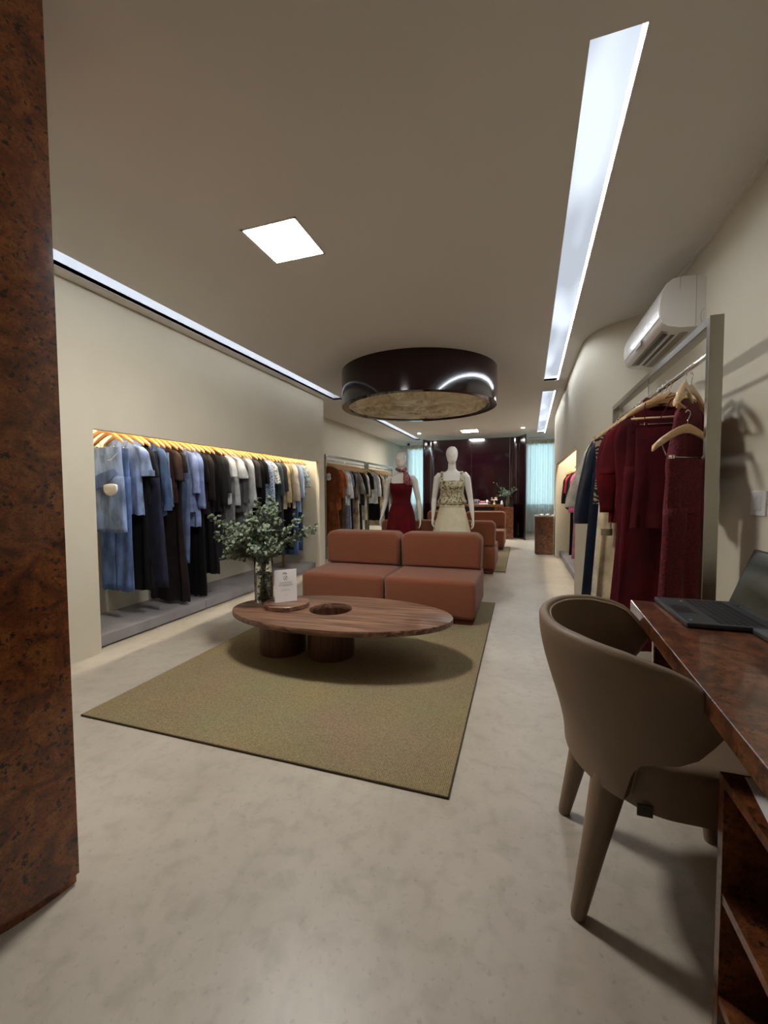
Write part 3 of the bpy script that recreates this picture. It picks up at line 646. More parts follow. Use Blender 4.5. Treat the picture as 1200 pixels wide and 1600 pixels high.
# --- rack pair by the far left wall ----------------------------------------------
XF = -3.36; R3 = 1.80
rack('clothes_rack', 'black steel clothes rack beyond the left recess, nearer of two', XF, 6.78, 8.80, 1.90, R3, .05, .04)
rack('clothes_rack', 'steel clothes rack by the left wall, farther of two', XF, 8.93, 10.85, 1.90, R3, .05, .04)
rust = fabric('rust', (168, 88, 40)); rustd = fabric('rust_brown', (116, 62, 30)); dbrown = fabric('espresso', (66, 40, 28)); ol = fabric('olive_brown', (96, 78, 54)); whit = fabric('white', (226, 226, 226)); ndot = fabric('navy_dotted', (120, 130, 150), 'print')
tau = fabric('taupe', (118, 108, 98)); gry = fabric('warm_grey', (146, 140, 130)); bei = fabric('beige', (184, 168, 140)); sage = fabric('sage', (128, 136, 122)); navb = fabric('ink_navy', (28, 30, 44))
FAR = [
 ('dress', 6.88, .22, rustd, 'rust_brown_dress', 'rust brown dress with a white size tag, nearest on far rack', 'dress', dict(sleeve=.42, flare=1.25, peplum=1.02)),
 ('top', 6.99, .90, rust, 'rust_blouse', 'orange rust blouse with long sleeve on the far left rack', 'blouse', dict(sleeve=.50)),
 ('top', 7.08, 1.16, rust, 'rust_tee', 'short orange rust top behind the rust blouse', 'top', dict(sleeve=.28, sout=.05)),
 ('pants', 7.17, .35, ol, 'olive_trousers', 'olive brown trousers on the far left rack', 'trousers', dict()),
 ('top', 7.27, 1.0, whit, 'white_shirt', 'crisp white shirt, nearer one on the far left rack', 'shirt', dict(sleeve=.46)),
 ('top', 7.37, .96, whit, 'white_blouse', 'white blouse with loose cuff, second white one on far rack', 'blouse', dict(sleeve=.52, sout=.05, sr1=.06)),
 ('dress', 7.46, .40, ndot, 'dotted_dress', 'long navy dress with tiny pale dots on far rack', 'dress', dict(sleeve=.3)),
 ('dress', 7.55, .42, blk2, 'black_dress', 'black long dress on far rack beside the dotted one', 'dress', dict(sleeve=.3)),
 ('top', 7.64, .88, tau, 'taupe_jacket', 'taupe jacket with a tied front on the far left rack', 'jacket', dict(sleeve=.5)),
 ('top', 7.73, .80, tau, 'taupe_shirt', 'longer taupe shirt right of the taupe jacket', 'shirt', dict(sleeve=.56)),
 ('pants', 7.82, .38, bei, 'beige_trousers', 'beige wide trousers below the taupe shirts', 'trousers', dict(lw=.12)),
 ('top', 7.92, .98, gry, 'grey_shirt', 'warm grey shirt with half sleeve on the far left rack', 'shirt', dict(sleeve=.44, sout=.07, sr1=.07)),
 ('pants', 8.01, .40, navb, 'navy_pants', 'dark navy trousers right of the warm grey shirt', 'trousers', dict()),
 ('top', 8.10, .98, blk, 'black_blouse', 'black half-sleeved blouse, nearer one of two on far rack', 'blouse', dict(sleeve=.42, sout=.05)),
 ('top', 8.19, .94, navb, 'ink_blouse', 'ink navy blouse beside the black half-sleeved blouse', 'blouse', dict(sleeve=.44, sout=.05)),
 ('dress', 8.33, .62, ivory, 'ivory_dress', 'ivory knee-length dress at the end of the nearer far rack', 'dress', dict(sleeve=.5, sout=.04)),
 ('top', 8.62, 1.1, blk2, 'black_tee', 'black short-sleeved top last on the nearer far rack', 'top', dict(sleeve=.34)),
 ('top', 9.08, .95, whit, 'white_tunic', 'white tunic, first on the farther left rack', 'tunic', dict(sleeve=.5, sout=.04)),
 ('dress', 9.22, .55, blk, 'black_midi_dress', 'black midi dress, second on the farther left rack', 'dress', dict(sleeve=.5)),
 ('top', 9.38, .85, cream, 'cream_blouse', 'cream blouse on the farther left rack', 'blouse', dict(sleeve=.5)),
 ('pants', 9.52, .40, bei, 'sand_trousers', 'sand coloured trousers on the farther left rack', 'trousers', dict()),
 ('top', 9.68, .85, sage, 'sage_shirt', 'sage green shirt beside the red-dressed mannequin arm', 'shirt', dict(sleeve=.55)),
 ('pants', 9.84, .40, blk, 'wide_black_trousers', 'wide black trousers on the farther left rack', 'trousers', dict()),
 ('top', 10.0, .9, gry, 'stone_jacket', 'stone grey jacket near the end of the farther rack', 'jacket', dict(sleeve=.5)),
 ('top', 10.2, .9, sage, 'green_jacket', 'grey green jacket, last on the farther left rack', 'jacket', dict(sleeve=.55)),
]
for i, (kd, y, hem, mt, nm, lb_, ct, k) in enumerate(FAR):
    g = garment(kd, XF, y, R3, hem, mt, nm, lb_, ct, rz=rnd.uniform(-.08, .03), out=1, seed=i*11+2, nv=12, **k)
    if i == 0:
        q = MB().lathe([(.001, -.004), (.042, -.004), (.042, .004), (.001, .004)], seg=24); q.v = [(x+.045, -.050+z, y-.33) for x, y, z in q.v]
        n0 = len(q.v); q.lathe([(.001, -.004), (.036, -.004), (.036, .004), (.001, .004)], seg=24); q.v[n0:] = [(x+.045, -.050+z, y-.275) for x, y, z in q.v[n0:]]
        tg = q.build('size_tag', PAPER, g, label='white rounded size tag')
        MB().tube([(.045, -.050, -.245), (.045, -.04, -.16)], .001, 4).build('string', INK, tg)
        lo = link('letter', text_mesh('e', .055, INK, .001), tg, (.045, -.056, -.322)); lo.rotation_euler = (PI/2, 0, 0)

# --- right recess ------------------------------------------------------------------
XN = .93; R4 = 1.66
t = thing('clothes_rail', 'short metal clothes rail inside the right recess', 'clothes rail', (XN, 6.68, .10))
MB().tube([(0, -1.6, R4-.10), (0, 1.6, R4-.10)], .0125, 12).build('rail', STEEL, t, smooth=180)
for yy in (-1.55, 0, 1.57):
    p = MB().box(-.02, .02, yy-.012, yy+.012, .008, R4-.11).build('post', BRASS, t); MB().bm_box(-.06, .06, yy-.05, yy+.05, 0, .008, .003, 1).build('foot', BRASS, p)
pink = fabric('hot_pink', (226, 110, 160)); pinkl = fabric('blush', (232, 160, 180)); mauve = fabric('mauve', (176, 120, 140)); red = fabric('coral_red', (200, 50, 66)); leath = fabric('black_leather', (30, 30, 34), 'leather'); pyel = fabric('pale_yellow', (214, 198, 140))
NICH = [
 ('top', 7.75, 1.0, choc, 'brown_top', 'dark brown top, farthest in the right recess', 'top', dict(sleeve=.48)),
 ('top', 7.55, .90, blk2, 'charcoal_top', 'charcoal long top second from the far end of right recess', 'top', dict(sleeve=.4)),
 ('top', 7.35, .95, red, 'red_blouse', 'coral red blouse in the right recess', 'blouse', dict(sleeve=.3)),
 ('top', 7.10, .98, leath, 'leather_jacket', 'black leather jacket in the right recess', 'jacket', dict(sleeve=.54, t=.04)),
 ('pants', 6.95, .22, blk, 'slim_black_trousers', 'black trousers below the leather jacket in right recess', 'trousers', dict()),
 ('top', 6.62, .80, pink, 'pink_blazer', 'bright pink blazer in the right recess', 'blazer', dict(sleeve=.58, collar=True, t=.035)),
 ('pants', 6.45, .24, mauve, 'mauve_trousers', 'mauve pink trousers below the bright pink blazer', 'trousers', dict(lw=.12)),
 ('top', 6.25, .85, pinkl, 'blush_shirt', 'blush pink shirt just behind the white sleeve', 'shirt', dict(sleeve=.5)),
 ('pants', 5.95, .22, pyel, 'pale_yellow_trousers', 'pale yellow trousers in the right recess', 'trousers', dict(lw=.12)),
 ('pants', 5.60, .20, blk, 'dark_trousers', 'near-black trousers nearest in the right recess', 'trousers', dict()),
 ('top', 5.75, .80, pinkl, 'rose_dress', 'rose pink long shirt nearest in the right recess', 'shirt', dict(sleeve=.5)),
]
for i, (kd, y, hem, mt, nm, lb_, ct, k) in enumerate(NICH):
    garment(kd, XN, y, R4, hem, mt, nm, lb_, ct, rz=rnd.uniform(-.05, .05), out=-1, seed=i*19+2, nv=12, **k)

# ---------------------------------------------------------------- rugs
RUG = bpy.data.materials.new('sisal_weave'); RUG.use_nodes = True
def _rug():
    N = RUG.node_tree.nodes; L = RUG.node_tree.links; b = N['Principled BSDF']; b.inputs['Roughness'].default_value = .95
    tc = N.new('ShaderNodeTexCoord')
    w1 = N.new('ShaderNodeTexWave'); w1.inputs['Scale'].default_value = 42; w1.inputs['Distortion'].default_value = 1.2; w1.inputs['Detail'].default_value = 2; w1.inputs['Detail Scale'].default_value = 5
    w2 = N.new('ShaderNodeTexWave'); w2.bands_direction = 'Y'; w2.inputs['Scale'].default_value = 60; w2.inputs['Distortion'].default_value = 1.2; w2.inputs['Detail'].default_value = 2
    n = N.new('ShaderNodeTexNoise'); n.inputs['Scale'].default_value = 120; n.inputs['Detail'].default_value = 3
    n2 = N.new('ShaderNodeTexNoise'); n2.inputs['Scale'].default_value = 2.2; n2.inputs['Detail'].default_value = 3
    for t in (w1, w2, n, n2): L.new(tc.outputs['Object'], t.inputs['Vector'])
    a = N.new('ShaderNodeMath'); a.operation = 'MULTIPLY'; L.new(w1.outputs['Fac'], a.inputs[0]); L.new(w2.outputs['Fac'], a.inputs[1])
    c = N.new('ShaderNodeMath'); c.operation = 'ADD'; L.new(a.outputs[0], c.inputs[0]); L.new(n.outputs['Fac'], c.inputs[1])
    r = N.new('ShaderNodeValToRGB'); r.color_ramp.elements[0].position = .35; r.color_ramp.elements[1].position = 1.2
    r.color_ramp.elements[0].color = lin((106, 92, 62)); r.color_ramp.elements[1].color = lin((190, 170, 128)); L.new(c.outputs[0], r.inputs[0])
    m = N.new('ShaderNodeMix'); m.data_type = 'RGBA'; m.blend_type = 'MULTIPLY'; m.inputs[0].default_value = .35; L.new(r.outputs[0], m.inputs[6]); L.new(n2.outputs['Color'], m.inputs[7])
    L.new(m.outputs[2], b.inputs['Base Color'])
    bp = N.new('ShaderNodeBump'); bp.inputs['Strength'].default_value = .7; bp.inputs['Distance'].default_value = .004; L.new(c.outputs[0], bp.inputs['Height']); L.new(bp.outputs[0], b.inputs['Normal'])
_rug()
def rug(x0, x1, y0, y1, label):
    t = thing('sisal_rug', label, 'rug', ((x0+x1)/2, (y0+y1)/2, 0)); w, d = (x1-x0)/2, (y1-y0)/2
    MB().bm_box(-w+.004, w-.004, -d+.004, d-.004, .001, .011, .002, 1).build('weave', RUG, t)
    e = MB(); 
    e.bm_box(-w, w, -d, -d+.006, 0, .009, .001, 1).bm_box(-w, w, d-.006, d, 0, .009, .001, 1).bm_box(-w, -w+.006, -d, d, 0, .009, .001, 1).bm_box(w-.006, w, -d, d, 0, .009, .001, 1)
    e.build('edge_binding', mat('rug_edge', (72, 60, 42), rough=.95), t)
rug(-2.26, -.26, 1.56, 4.56, 'large olive beige woven rug under the coffee table')
rug(-2.26, -.22, 6.38, 9.30, 'second beige woven rug between the rear sofas')
RT = .011

# ---------------------------------------------------------------- sofas
def sofa(x0, x1, yf, face, label, front_lab=None):
    """face=-1: seat front towards the viewer. yf = y of the seat front"""
    w = (x1-x0)/2; t = thing('sofa_module', label, 'sofa', ((x0+x1)/2, yf-face*.42, RT), 0 if face == -1 else PI, 'terracotta sofa modules')
    MB().bm_box(-w+.03, w-.03, -.38, .40, 0, .05, .006, 1).build('plinth', SOFAB, t)
    s = MB().bm_box(-w, w, -.42, .415, .05, .40, .045, 6).build('seat_base', SOFA, t, smooth=60)
    bk = MB()
    # backrest: rounded top corners
    prof = []
    r = .085; z0, z1 = .404, .765
    prof += [(-w+.012, z0), (w-.012, z0)]
    prof += [(w-.002-r+r*math.cos(a), z1-r+r*math.sin(a)) for a in [math.radians(q) for q in range(0, 91, 10)]]
    prof += [(-w+.002+r-r*math.sin(a), z1-r+r*math.cos(a)) for a in [math.radians(q) for q in range(0, 91, 10)]]
    bm = bmesh.new(); vs_ = [bm.verts.new((p[0], .155, p[1])) for p in prof]; f = bm.faces.new(vs_)
    ext = bmesh.ops.extrude_face_region(bm, geom=[f]); 
    for v in [g for g in ext['geom'] if isinstance(g, bmesh.types.BMVert)]: v.co.y = .415
    bmesh.ops.recalc_face_normals(bm, faces=bm.faces)
    ed = [e for e in bm.edges if abs(e.verts[0].co.y-e.verts[1].co.y) < 1e-5]
    bmesh.ops.bevel(bm, geom=ed, offset=.04, segments=5, profile=.5, affect='EDGES')
    me = bpy.data.meshes.new('backrest'); bm.to_mesh(me); bm.free(); me.materials.append(SOFA); me.polygons.foreach_set('use_smooth', [True]*len(me.polygons)); me.set_sharp_from_angle(angle=math.radians(60))
    link('backrest', me, t)
    MB().tube([(-w+.03, .40, .402), (w-.03, .40, .402)], .004, 6).build('seam', SOFAB, t)
    return t
sofa(-2.105, -1.24, 3.66, -1, 'terracotta sofa module behind the coffee table, left one of the front pair')
sofa(-1.225, -.375, 3.66, -1, 'terracotta sofa module beside the rug edge, right one of the front pair')
sofa(-2.10, -1.235, 6.99, 1, 'terracotta sofa seen from the back behind red-dressed mannequin')
sofa(-1.22, -.355, 6.99, 1, 'terracotta sofa seen from the back beside skirt mannequin')
sofa(-2.06, -1.20, 8.75, -1, 'farthest terracotta sofa module, left one before the console')
sofa(-1.185, -.325, 8.75, -1, 'farthest terracotta sofa module, right one at the aisle')

# ---------------------------------------------------------------- coffee table
TZ = .335+RT
def coffee_table():
    t = thing('coffee_table', 'oval walnut coffee table on two drum legs on the rug', 'table', (-1.255, 2.71, RT), .071)
    A, B = .825, .425
    hx = [(-.075, .035), (-.463, .042)]; HR = .157
    hole_local = [(-.075, .028)]
    # top with one open hole: annular grid between hole circle and ellipse rim
    n = 96; cx, cy = -.072, .036; top = MB()
    ring_in = []; ring_out = []
    for j in range(n):
        a = 2*PI*j/n; d = (math.cos(a), math.sin(a))
        # ray from hole centre to the ellipse
        qa = (d[0]/A)**2+(d[1]/B)**2; qb = 2*(cx*d[0]/A**2+cy*d[1]/B**2); qc = (cx/A)**2+(cy/B)**2-1
        s = (-qb+math.sqrt(qb*qb-4*qa*qc))/(2*qa)
        ring_in.append((cx+HR*d[0], cy+HR*d[1])); ring_out.append((cx+s*d[0], cy+s*d[1]))
    z1 = .335; z0 = z1-.038
    def R(r, z, k=1.0): return [((p[0])*k, (p[1])*k, z) for p in r]
    top.loft([R(ring_in, z0), R(ring_in, z1-.002), [(cx+(p[0]-cx)*1.01, cy+(p[1]-cy)*1.01, z1) for p in ring_in], R(ring_out, z1, .994), R(ring_out, z1-.004), R(ring_out, z0+.004), R(ring_out, z0, .994), R(ring_in, z0)], False)
    top.build('tabletop', WALNUT, t, smooth=40)
    for i, (x, y, r) in enumerate(((cx, cy, .172), (-.46, .028, .172))):
        if i == 0:
            MB().lathe([(r, 0), (r, z0), (r-.014, z0), (r-.014, .02), (.001, .02)], x, y, 64).build('leg', WALNUTV, t, smooth=40)
        else:
            MB().lathe([(r, 0), (r, z0), (r-.014, z0)], x, y, 64).build('leg', WALNUTV, t, smooth=40)
coffee_table()
tr = MB().lathe([(.001, 0), (.165, 0), (.169, .004), (.169, .030), (.165, .034), (.001, .034)], seg=64).build('round_tray', WALNUT, smooth=40, loc=(-1.685, 2.715, TZ), rz=.2)
tag(tr, 'round walnut disc riser under the white card', 'tray')
# sign card
def card():
    t = thing('sign_card', 'white folded notice card with logo standing on the round riser', 'sign', (-1.684, 2.705, TZ+.034), math.radians(42))
    W, H = .083, .245
    MB().prism([(-.004, .002), (.026, .0), (.030, .0015), (-.002, .004), (.012, H), (.010, H)], -W, W, 'x').build('card', PAPER, t)
    face = thing('print', '', '', (0, 0, 0)); del face['label']; del face['category']; face.parent = t
    face.rotation_euler = (math.radians(90-3.2), 0, 0); face.location = (0, -.0045, .004)
    def txt(s, x, y, size, nm='lettering', ext=.0002, bold=0):
        return link(nm, text_mesh(s, size, INK, ext, bold), face, (x, y, .001))
    txt('FTh', -.005, .205, .020, bold=.0006)
    rg = MB()
    for k in range(32):
        a0, a1 = 2*PI*k/32, 2*PI*(k+1)/32; r0, r1 = .0135, .0155; c = .178
        n = len(rg.v); rg.v += [(r0*math.cos(a0), c+r0*math.sin(a0), .001), (r1*math.cos(a0), c+r1*math.sin(a0), .001), (r1*math.cos(a1), c+r1*math.sin(a1), .001), (r0*math.cos(a1), c+r0*math.sin(a1), .001)]; rg.f.append((n, n+1, n+2, n+3))
    n = len(rg.v); rg.v += [(-.009, .1675, .001), (-.0065, .1655, .001), (.0095, .186, .001), (.0065, .1885, .001)]; rg.f.append((n, n+1, n+2, n+3))
    rg.build('round_icon', INK, face)
    r = random.Random(3)
    for i, (y, w, h) in enumerate(((.147, .050, .0014), (.140, .044, .0014), (.133, .046, .0014), (.124, .052, .0026), (.117, .024, .0014), (.092, .026, .0014), (.085, .034, .0014), (.052, .012, .0014))):
        lm = MB(); x = -w
        while x < w:
            l = r.uniform(.003, .010); lm.box(x, min(w, x+l), y-h/2, y+h/2, .0008, .0012); x += l+.0018
        lm.build('text_line', INK, face)
card()
def eucalyptus(loc, seed, n_st, H, spread, leaves_per, name, label, leafr, mat_, zin, rv, extra=(), inside=0):
    rn = random.Random(seed); t = thing(name, label, 'bouquet', loc)
    lv = MB()
    def leaf(p, d, r):
        d = Vector(d).normalized(); u = d.orthogonal().normalized(); u.rotate(Matrix.Rotation(rn.random()*6.28, 3, d)); s = d.cross(u)
        n = len(lv.v); k = 7
        lv.v.append(tuple(p+d*r*.15))
        for j in range(k):
            a = 2*PI*j/k; q = p+u*(r*math.cos(a)*1.0+r)+s*(r*math.sin(a)*.85)+d*(.12*r*math.sin(a*2))
            lv.v.append(tuple(q))
        for j in range(k): lv.f.append((n, n+1+j, n+1+(j+1) % k))
    stems = []
    for i in range(n_st):
        az = 2*PI*i/n_st+rn.uniform(-.3, .3); sp = spread*rn.uniform(.35, 1.0); hh = H*(1-.45*(sp/spread)**2)*rn.uniform(.8, 1.05)
        if i < len(extra): az, sp, hh = extra[i]
        b0 = Vector((-.5*rv*math.cos(az), -.5*rv*math.sin(az), .02)); b1 = Vector((.6*rv*math.cos(az), .6*rv*math.sin(az), zin)); b2 = Vector((sp*math.cos(az), sp*math.sin(az), hh))
        mid = b1.lerp(b2, .55)+Vector((0, 0, .16*(hh-zin)))
        pts = [b0, b0.lerp(b1, .5), b1]+[((1-q)**2)*b1+2*(1-q)*q*mid+q*q*b2 for q in (.15, .3, .45, .6, .75, .9, 1)]
        MB().tube(pts, [.0035]*3+[.003, .0028, .0026, .0022, .002, .0015, .001], 5).build('stem', STEM, t)
        for k in range(leaves_per):
            q = (k+rn.random())/leaves_per; q = q**.9
            seg = q*(len(pts)-3)+2*0+1.6; i0 = min(len(pts)-2, int(seg)); p = pts[i0].lerp(pts[i0+1], seg-i0) if i0 < len(pts)-1 else pts[-1]
            if p.z < zin*.2: continue
            off = Vector((rn.gauss(0, 1), rn.gauss(0, 1), rn.gauss(0, 1))).normalized()*rn.uniform(0, .046)*(1 if p.z > zin else .5)
            leaf(p+off, (rn.gauss(0, 1), rn.gauss(0, 1)-.6, rn.gauss(0, 1)+.7), leafr*rn.uniform(.7, 1.2)*(1 if p.z > zin else .8))
    for i in range(inside):
        a = rn.random()*6.28; rr = rv*.85*math.sqrt(rn.random()); z = rn.uniform(.03, zin*.95)
        leaf(Vector((rr*math.cos(a), rr*math.sin(a), z)), (rn.gauss(0, .5), rn.gauss(0, .5), 1), leafr*.62)
    f = lv.build('foliage', mat_, t, smooth=180); f['kind'] = 'stuff'
    return t
VX, VY = -1.925, 2.775
v = thing('glass_vase', 'clear cylinder glass vase holding the big eucalyptus bouquet', 'vase', (VX, VY, TZ))
MB().lathe([(.001, 0), (.070, 0), (.072, .003), (.072, .395), (.070, .397), (.0675, .395), (.0675, .016), (.001, .013)]).build('glass', GLASS, v, smooth=50)
MB().lathe([(.001, .0165), (.0668, .0165), (.0668, .22), (.001, .22)]).build('water', WATER, v, smooth=50)
eucalyptus((VX, VY, TZ), 4, 54, .80, .31, 74, 'eucalyptus_bouquet', 'large grey green eucalyptus bouquet on the coffee table', .0158, LEAF, .37, .06,
           extra=((PI+.15, .46, .68), (PI-.1, .33, .62), (.25, .40, .60), (.05, .34, .66), (PI*.5, .1, .84), (-PI*.4, .12, .82), (PI+.5, .36, .55), (-.5, .24, .46), (-.3, .2, .44), (PI+.2, .40, .64), (.1, .46, .58), (-.8, .22, .40), (PI+.8, .2, .42)), inside=300)

# ---------------------------------------------------------------- ceiling drum
DX, DY, DR, DZ = -1.255, 5.193, .9685, 2.268
t = thing('ceiling_drum', 'large dark burgundy lacquered drum fixed under the ceiling', 'ceiling drum', (DX, DY, ZC))
h = ZC-DZ
MB().lathe([(DR, 0), (DR, -h+.004), (DR-.004, -h), (DR-.085, -h), (DR-.088, -h+.004), (DR-.088, -h+.10), (DR-.088, -.01)], seg=128).build('shell', DRUMM, t, smooth=40)
CR = mat('parchment_fold_shading', (255, 246, 218), (214, 198, 158), scale=2.6, rough=.4, spec=.5, dist=2.0, lo=.36, hi=.62)  # light and dark of the folds put into the colour as two mottled tones
cr = MB(); nr, na = 46, 150; R0 = DR-.086
for i in range(nr+1):
    for j in range(na):
        r = R0*i/nr; a = 2*PI*j/na; x, y = r*math.cos(a), r*math.sin(a)
        z = 0
        for oc, am in ((2.6, .070), (6.5, .045), (15.0, .020)):
            nn = noise.noise(Vector((x*oc, y*oc, oc))); z += am*(1-2*abs(nn)*1.6)
        cr.v.append((x, y, -h+.016+max(0.0, .045-z)*sm(R0+.03, R0-.08, r)*1.1))
for i in range(nr):
    for j in range(na):
        a, b = i*na+j, i*na+(j+1) % na; cr.f.append((a, b, b+na, a+na))
cr.build('crumpled_liner', CR, t)

# ---------------------------------------------------------------- burl column on the left
col_poly = [(-1.62, .42), (-1.47, .50), (-1.40, .575), (-1.352, .645), (-1.325, .705), (-1.308, .76), (-1.296, .82), (-1.2915, .868), (-1.33, .892), (-1.62, 1.04), (-1.85, 1.1), (-2.0, .95), (-2.0, .45)]
inn = [(x+(-1.75-x)*.022, y+(.75-y)*.022) for x, y in col_poly]
t = thing('burl_column', 'glossy burl wood column with curved face at the left edge', 'column', (0, 0, 0))
MB().prism(col_poly, .030, ZC).build('shaft', BURL, t, smooth=40)
MB().prism(inn, 0, .030).build('plinth', BURL, t, smooth=40)

# ---------------------------------------------------------------- back wall: lacquered partition, console
t = thing('lacquer_partition', 'free-standing dark burgundy lacquered partition with folded-in wings', 'partition', (0, 0, 0))
PH = 2.62
for a, b in ((-2.30, -1.28), (-1.275, -.30)): MB().bm_box(a, b, 11.30, 11.36, 0, PH, .003, 1).build('panel', LACQ, t)
def wing(pts):
    out = [(x, y) for x, y in pts]; back = [(x, y+.05) for x, y in reversed(pts)]
    return MB().prism(out+back, 0, PH)
wing([(-.295, 11.30), (-.20, 11.295), (-.12, 11.25), (-.05, 11.15), (.02, 11.0), (.075, 10.86)]).build('wing', LACQ, t, smooth=50)
MB().bm_box(.070, .100, 10.82, 10.90, 0, PH, .003, 1).build('edge_post', LACQ, t)
wing([(-2.50, 11.0), (-2.46, 11.12), (-2.42, 11.24), (-2.36, 11.29), (-2.305, 11.30)]).build('wing', LACQ, t, smooth=50)
MB().bm_box(-2.53, -2.49, 10.97, 11.06, 0, PH, .003, 1).build('edge_post', LACQ, t)
t = thing('console_desk', 'burl wood console desk before the burgundy partition', 'desk', (-1.25, 11.03, 0))
MB().bm_box(.60, 1.06, -.15, .15, 0, .822, .004, 1).build('pedestal', BURLD, t)
MB().bm_box(-1.06, -.86, -.15, .15, 0, .755, .004, 1).build('pedestal', BURLD, t)
MB().bm_box(-.98, .825, -.17, .17, .823, .886, .004, 1).build('desktop', BURLD, t)
MB().bm_box(-.86, .60, .09, .11, .35, .823, .003, 1).build('modesty_panel', BLACK, t)
CZ = .886
def obj(mb_, name, m, label, cat, loc, smooth=40, rz=0, group=None): return tag(mb_.build(name, m, smooth=smooth, loc=loc, rz=rz), label, cat, group)
GREYC = mat('grey_ceramic', (150, 146, 152), rough=.3); PINKC = mat('pink_paper', (206, 110, 130), rough=.6); GOLD = mat('pale_gold', (214, 180, 110), rough=.4); BRWN = mat('brown_box', (110, 70, 46), rough=.6)
m_ = MB().lathe([(.001, 0), (.05, 0), (.058, .01), (.06, .13), (.055, .13), (.052, .015), (.001, .012)], seg=28)
obj(m_, 'ceramic_mug', GREYC, 'grey patterned mug on the far console, leftmost item', 'mug', (-1.12, 10.97, CZ))
MB().tube([(.058, 0, .035), (.09, 0, .045), (.095, 0, .08), (.085, 0, .10), (.058, 0, .11)], .006, 8).build('handle', GREYC, bpy.data.objects['ceramic_mug'], smooth=180)
MB().bm_box(-.02, .02, -.062, -.058, .035, .065, .001, 1).build('dark_mark', INK, bpy.data.objects['ceramic_mug'])
tt = thing('book', 'grey book lying under pink ornaments on the far console', 'book', (-.93, 10.97, CZ))
MB().bm_box(-.11, .11, -.08, .08, 0, .004, .001, 1).build('cover', GREYC, tt); MB().bm_box(-.108, .105, -.078, .078, .004, .030, .001, 1).build('pages', PAPER, tt); MB().bm_box(-.11, .11, -.08, .08, .030, .034, .001, 1).build('cover', GREYC, tt)
tt = thing('paper_bow', 'pink bow ornament on the grey book, far console', 'ornament', (-.95, 10.96, CZ+.034))
for s in (-1, 1): MB().ell((s*.035, 0, .03), (.032, .022, .024), 14, 8).build('bow_loop', PINKC, tt, smooth=180)
MB().ell((0, 0, .026), (.012, .018, .014), 10, 6).build('knot', PINKC, tt, smooth=180)
for k, (x, z) in enumerate(((-.84, .034), (-.79, .0))):
    obj(MB().lathe([(.001, 0), (.018, 0), (.03, .02), (.032, .045), (.022, .07), (.016, .078), (.001, .08)], seg=20), 'perfume_bottle', GLASS if k else PAPER, ('round white bottle standing on the grey book', 'small clear glass bottle right of the grey book')[k], 'bottle', (x, 10.96, CZ+z))
tt = thing('display_stand', 'small black stand with gold cone foot on the far console', 'stand', (-.665, 10.97, CZ))
MB().bm_box(-.085, .085, -.04, .04, .105, .118, .003, 1).build('shelf', WHITE, tt)
MB().lathe([(.001, 0), (.034, 0), (.030, .01), (.012, .10), (.001, .105)], seg=20).build('cone_foot', GOLD, tt, smooth=60)
MB().bm_box(-.08, .08, .03, .045, 0, .105, .002, 1).build('back_plate', BLACK, tt)
obj(MB().ell((0, 0, .030), (.030, .028, .030), 16, 10), 'round_jar', BRWN, 'small brown round jar on the display stand, left', 'jar', (-.72, 10.97, CZ+.118), 180)
obj(MB().bm_box(-.032, .032, -.025, .025, 0, .062, .008, 3), 'small_box', mat('rose_box', (190, 160, 150), rough=.5), 'small rose box on the display stand, right', 'box', (-.625, 10.97, CZ+.118))
obj(MB().lathe([(.001, 0), (.03, 0), (.034, .02), (.02, .07), (.006, .10), (.001, .102)], seg=20), 'teardrop_bottle', WHITE, 'white teardrop bottle at the right end of the console', 'bottle', (-.475, 10.96, CZ))
v2 = thing('glass_vase', 'slim glass vase on the console block before the burgundy partition', 'vase', (-.33, 11.0, .822))
MB().lathe([(.001, 0), (.052, 0), (.054, .003), (.054, .30), (.051, .30), (.050, .014), (.001, .012)], seg=32).build('glass', GLASS, v2, smooth=50)
MB().lathe([(.001, .015), (.049, .015), (.049, .17), (.001, .17)], seg=32).build('water', WATER, v2, smooth=50)
eucalyptus((-.33, 11.0, .822), 9, 13, .62, .30, 17, 'eucalyptus_bouquet', 'small loose eucalyptus bouquet on the far console', .020, LEAFD, .28, .045, extra=((PI, .32, .60), (.1, .24, .46), (PI*.9, .26, .40)))
# pedestal by the right recess
t = thing('burl_pedestal', 'burl wood display block beside the right curtain', 'pedestal', (.415, 8.62, 0))
MB().bm_box(-.165, .165, -.20, .20, .012, .725, .004, 1).build('body', BURLD, t); MB().bm_box(-.15, .15, -.185, .185, 0, .012, .002, 1).build('plinth', BLACK, t)
t = thing('scalloped_tray', 'white scalloped tray on the burl display block', 'tray', (.415, 8.62, .725))
MB().bm_box(-.165, .165, -.19, .19, 0, .012, .003, 1).build('base', WHITE, t)
for k in range(6):
    MB().ell((-.1375+k*.055, -.18, .022), (.0265, .022, .018), 14, 8).build('scallop', WHITE, t, smooth=180)
t = thing('magazine', 'open beige magazine lying on the white tray', 'magazine', (.45, 8.62, .738), .3)
MB().loft([[(-.12+.24*i/12, -.08, .004+.028*abs(math.sin(i/12*PI*2))) for i in range(13)], [(-.12+.24*i/12, .08, .004+.028*abs(math.sin(i/12*PI*2))) for i in range(13)]], False, False).build('pages', PAPER, t, smooth=180)
MB().bm_box(-.125, .125, -.083, .083, 0, .003, .001, 1).build('cover', GREYC, t)

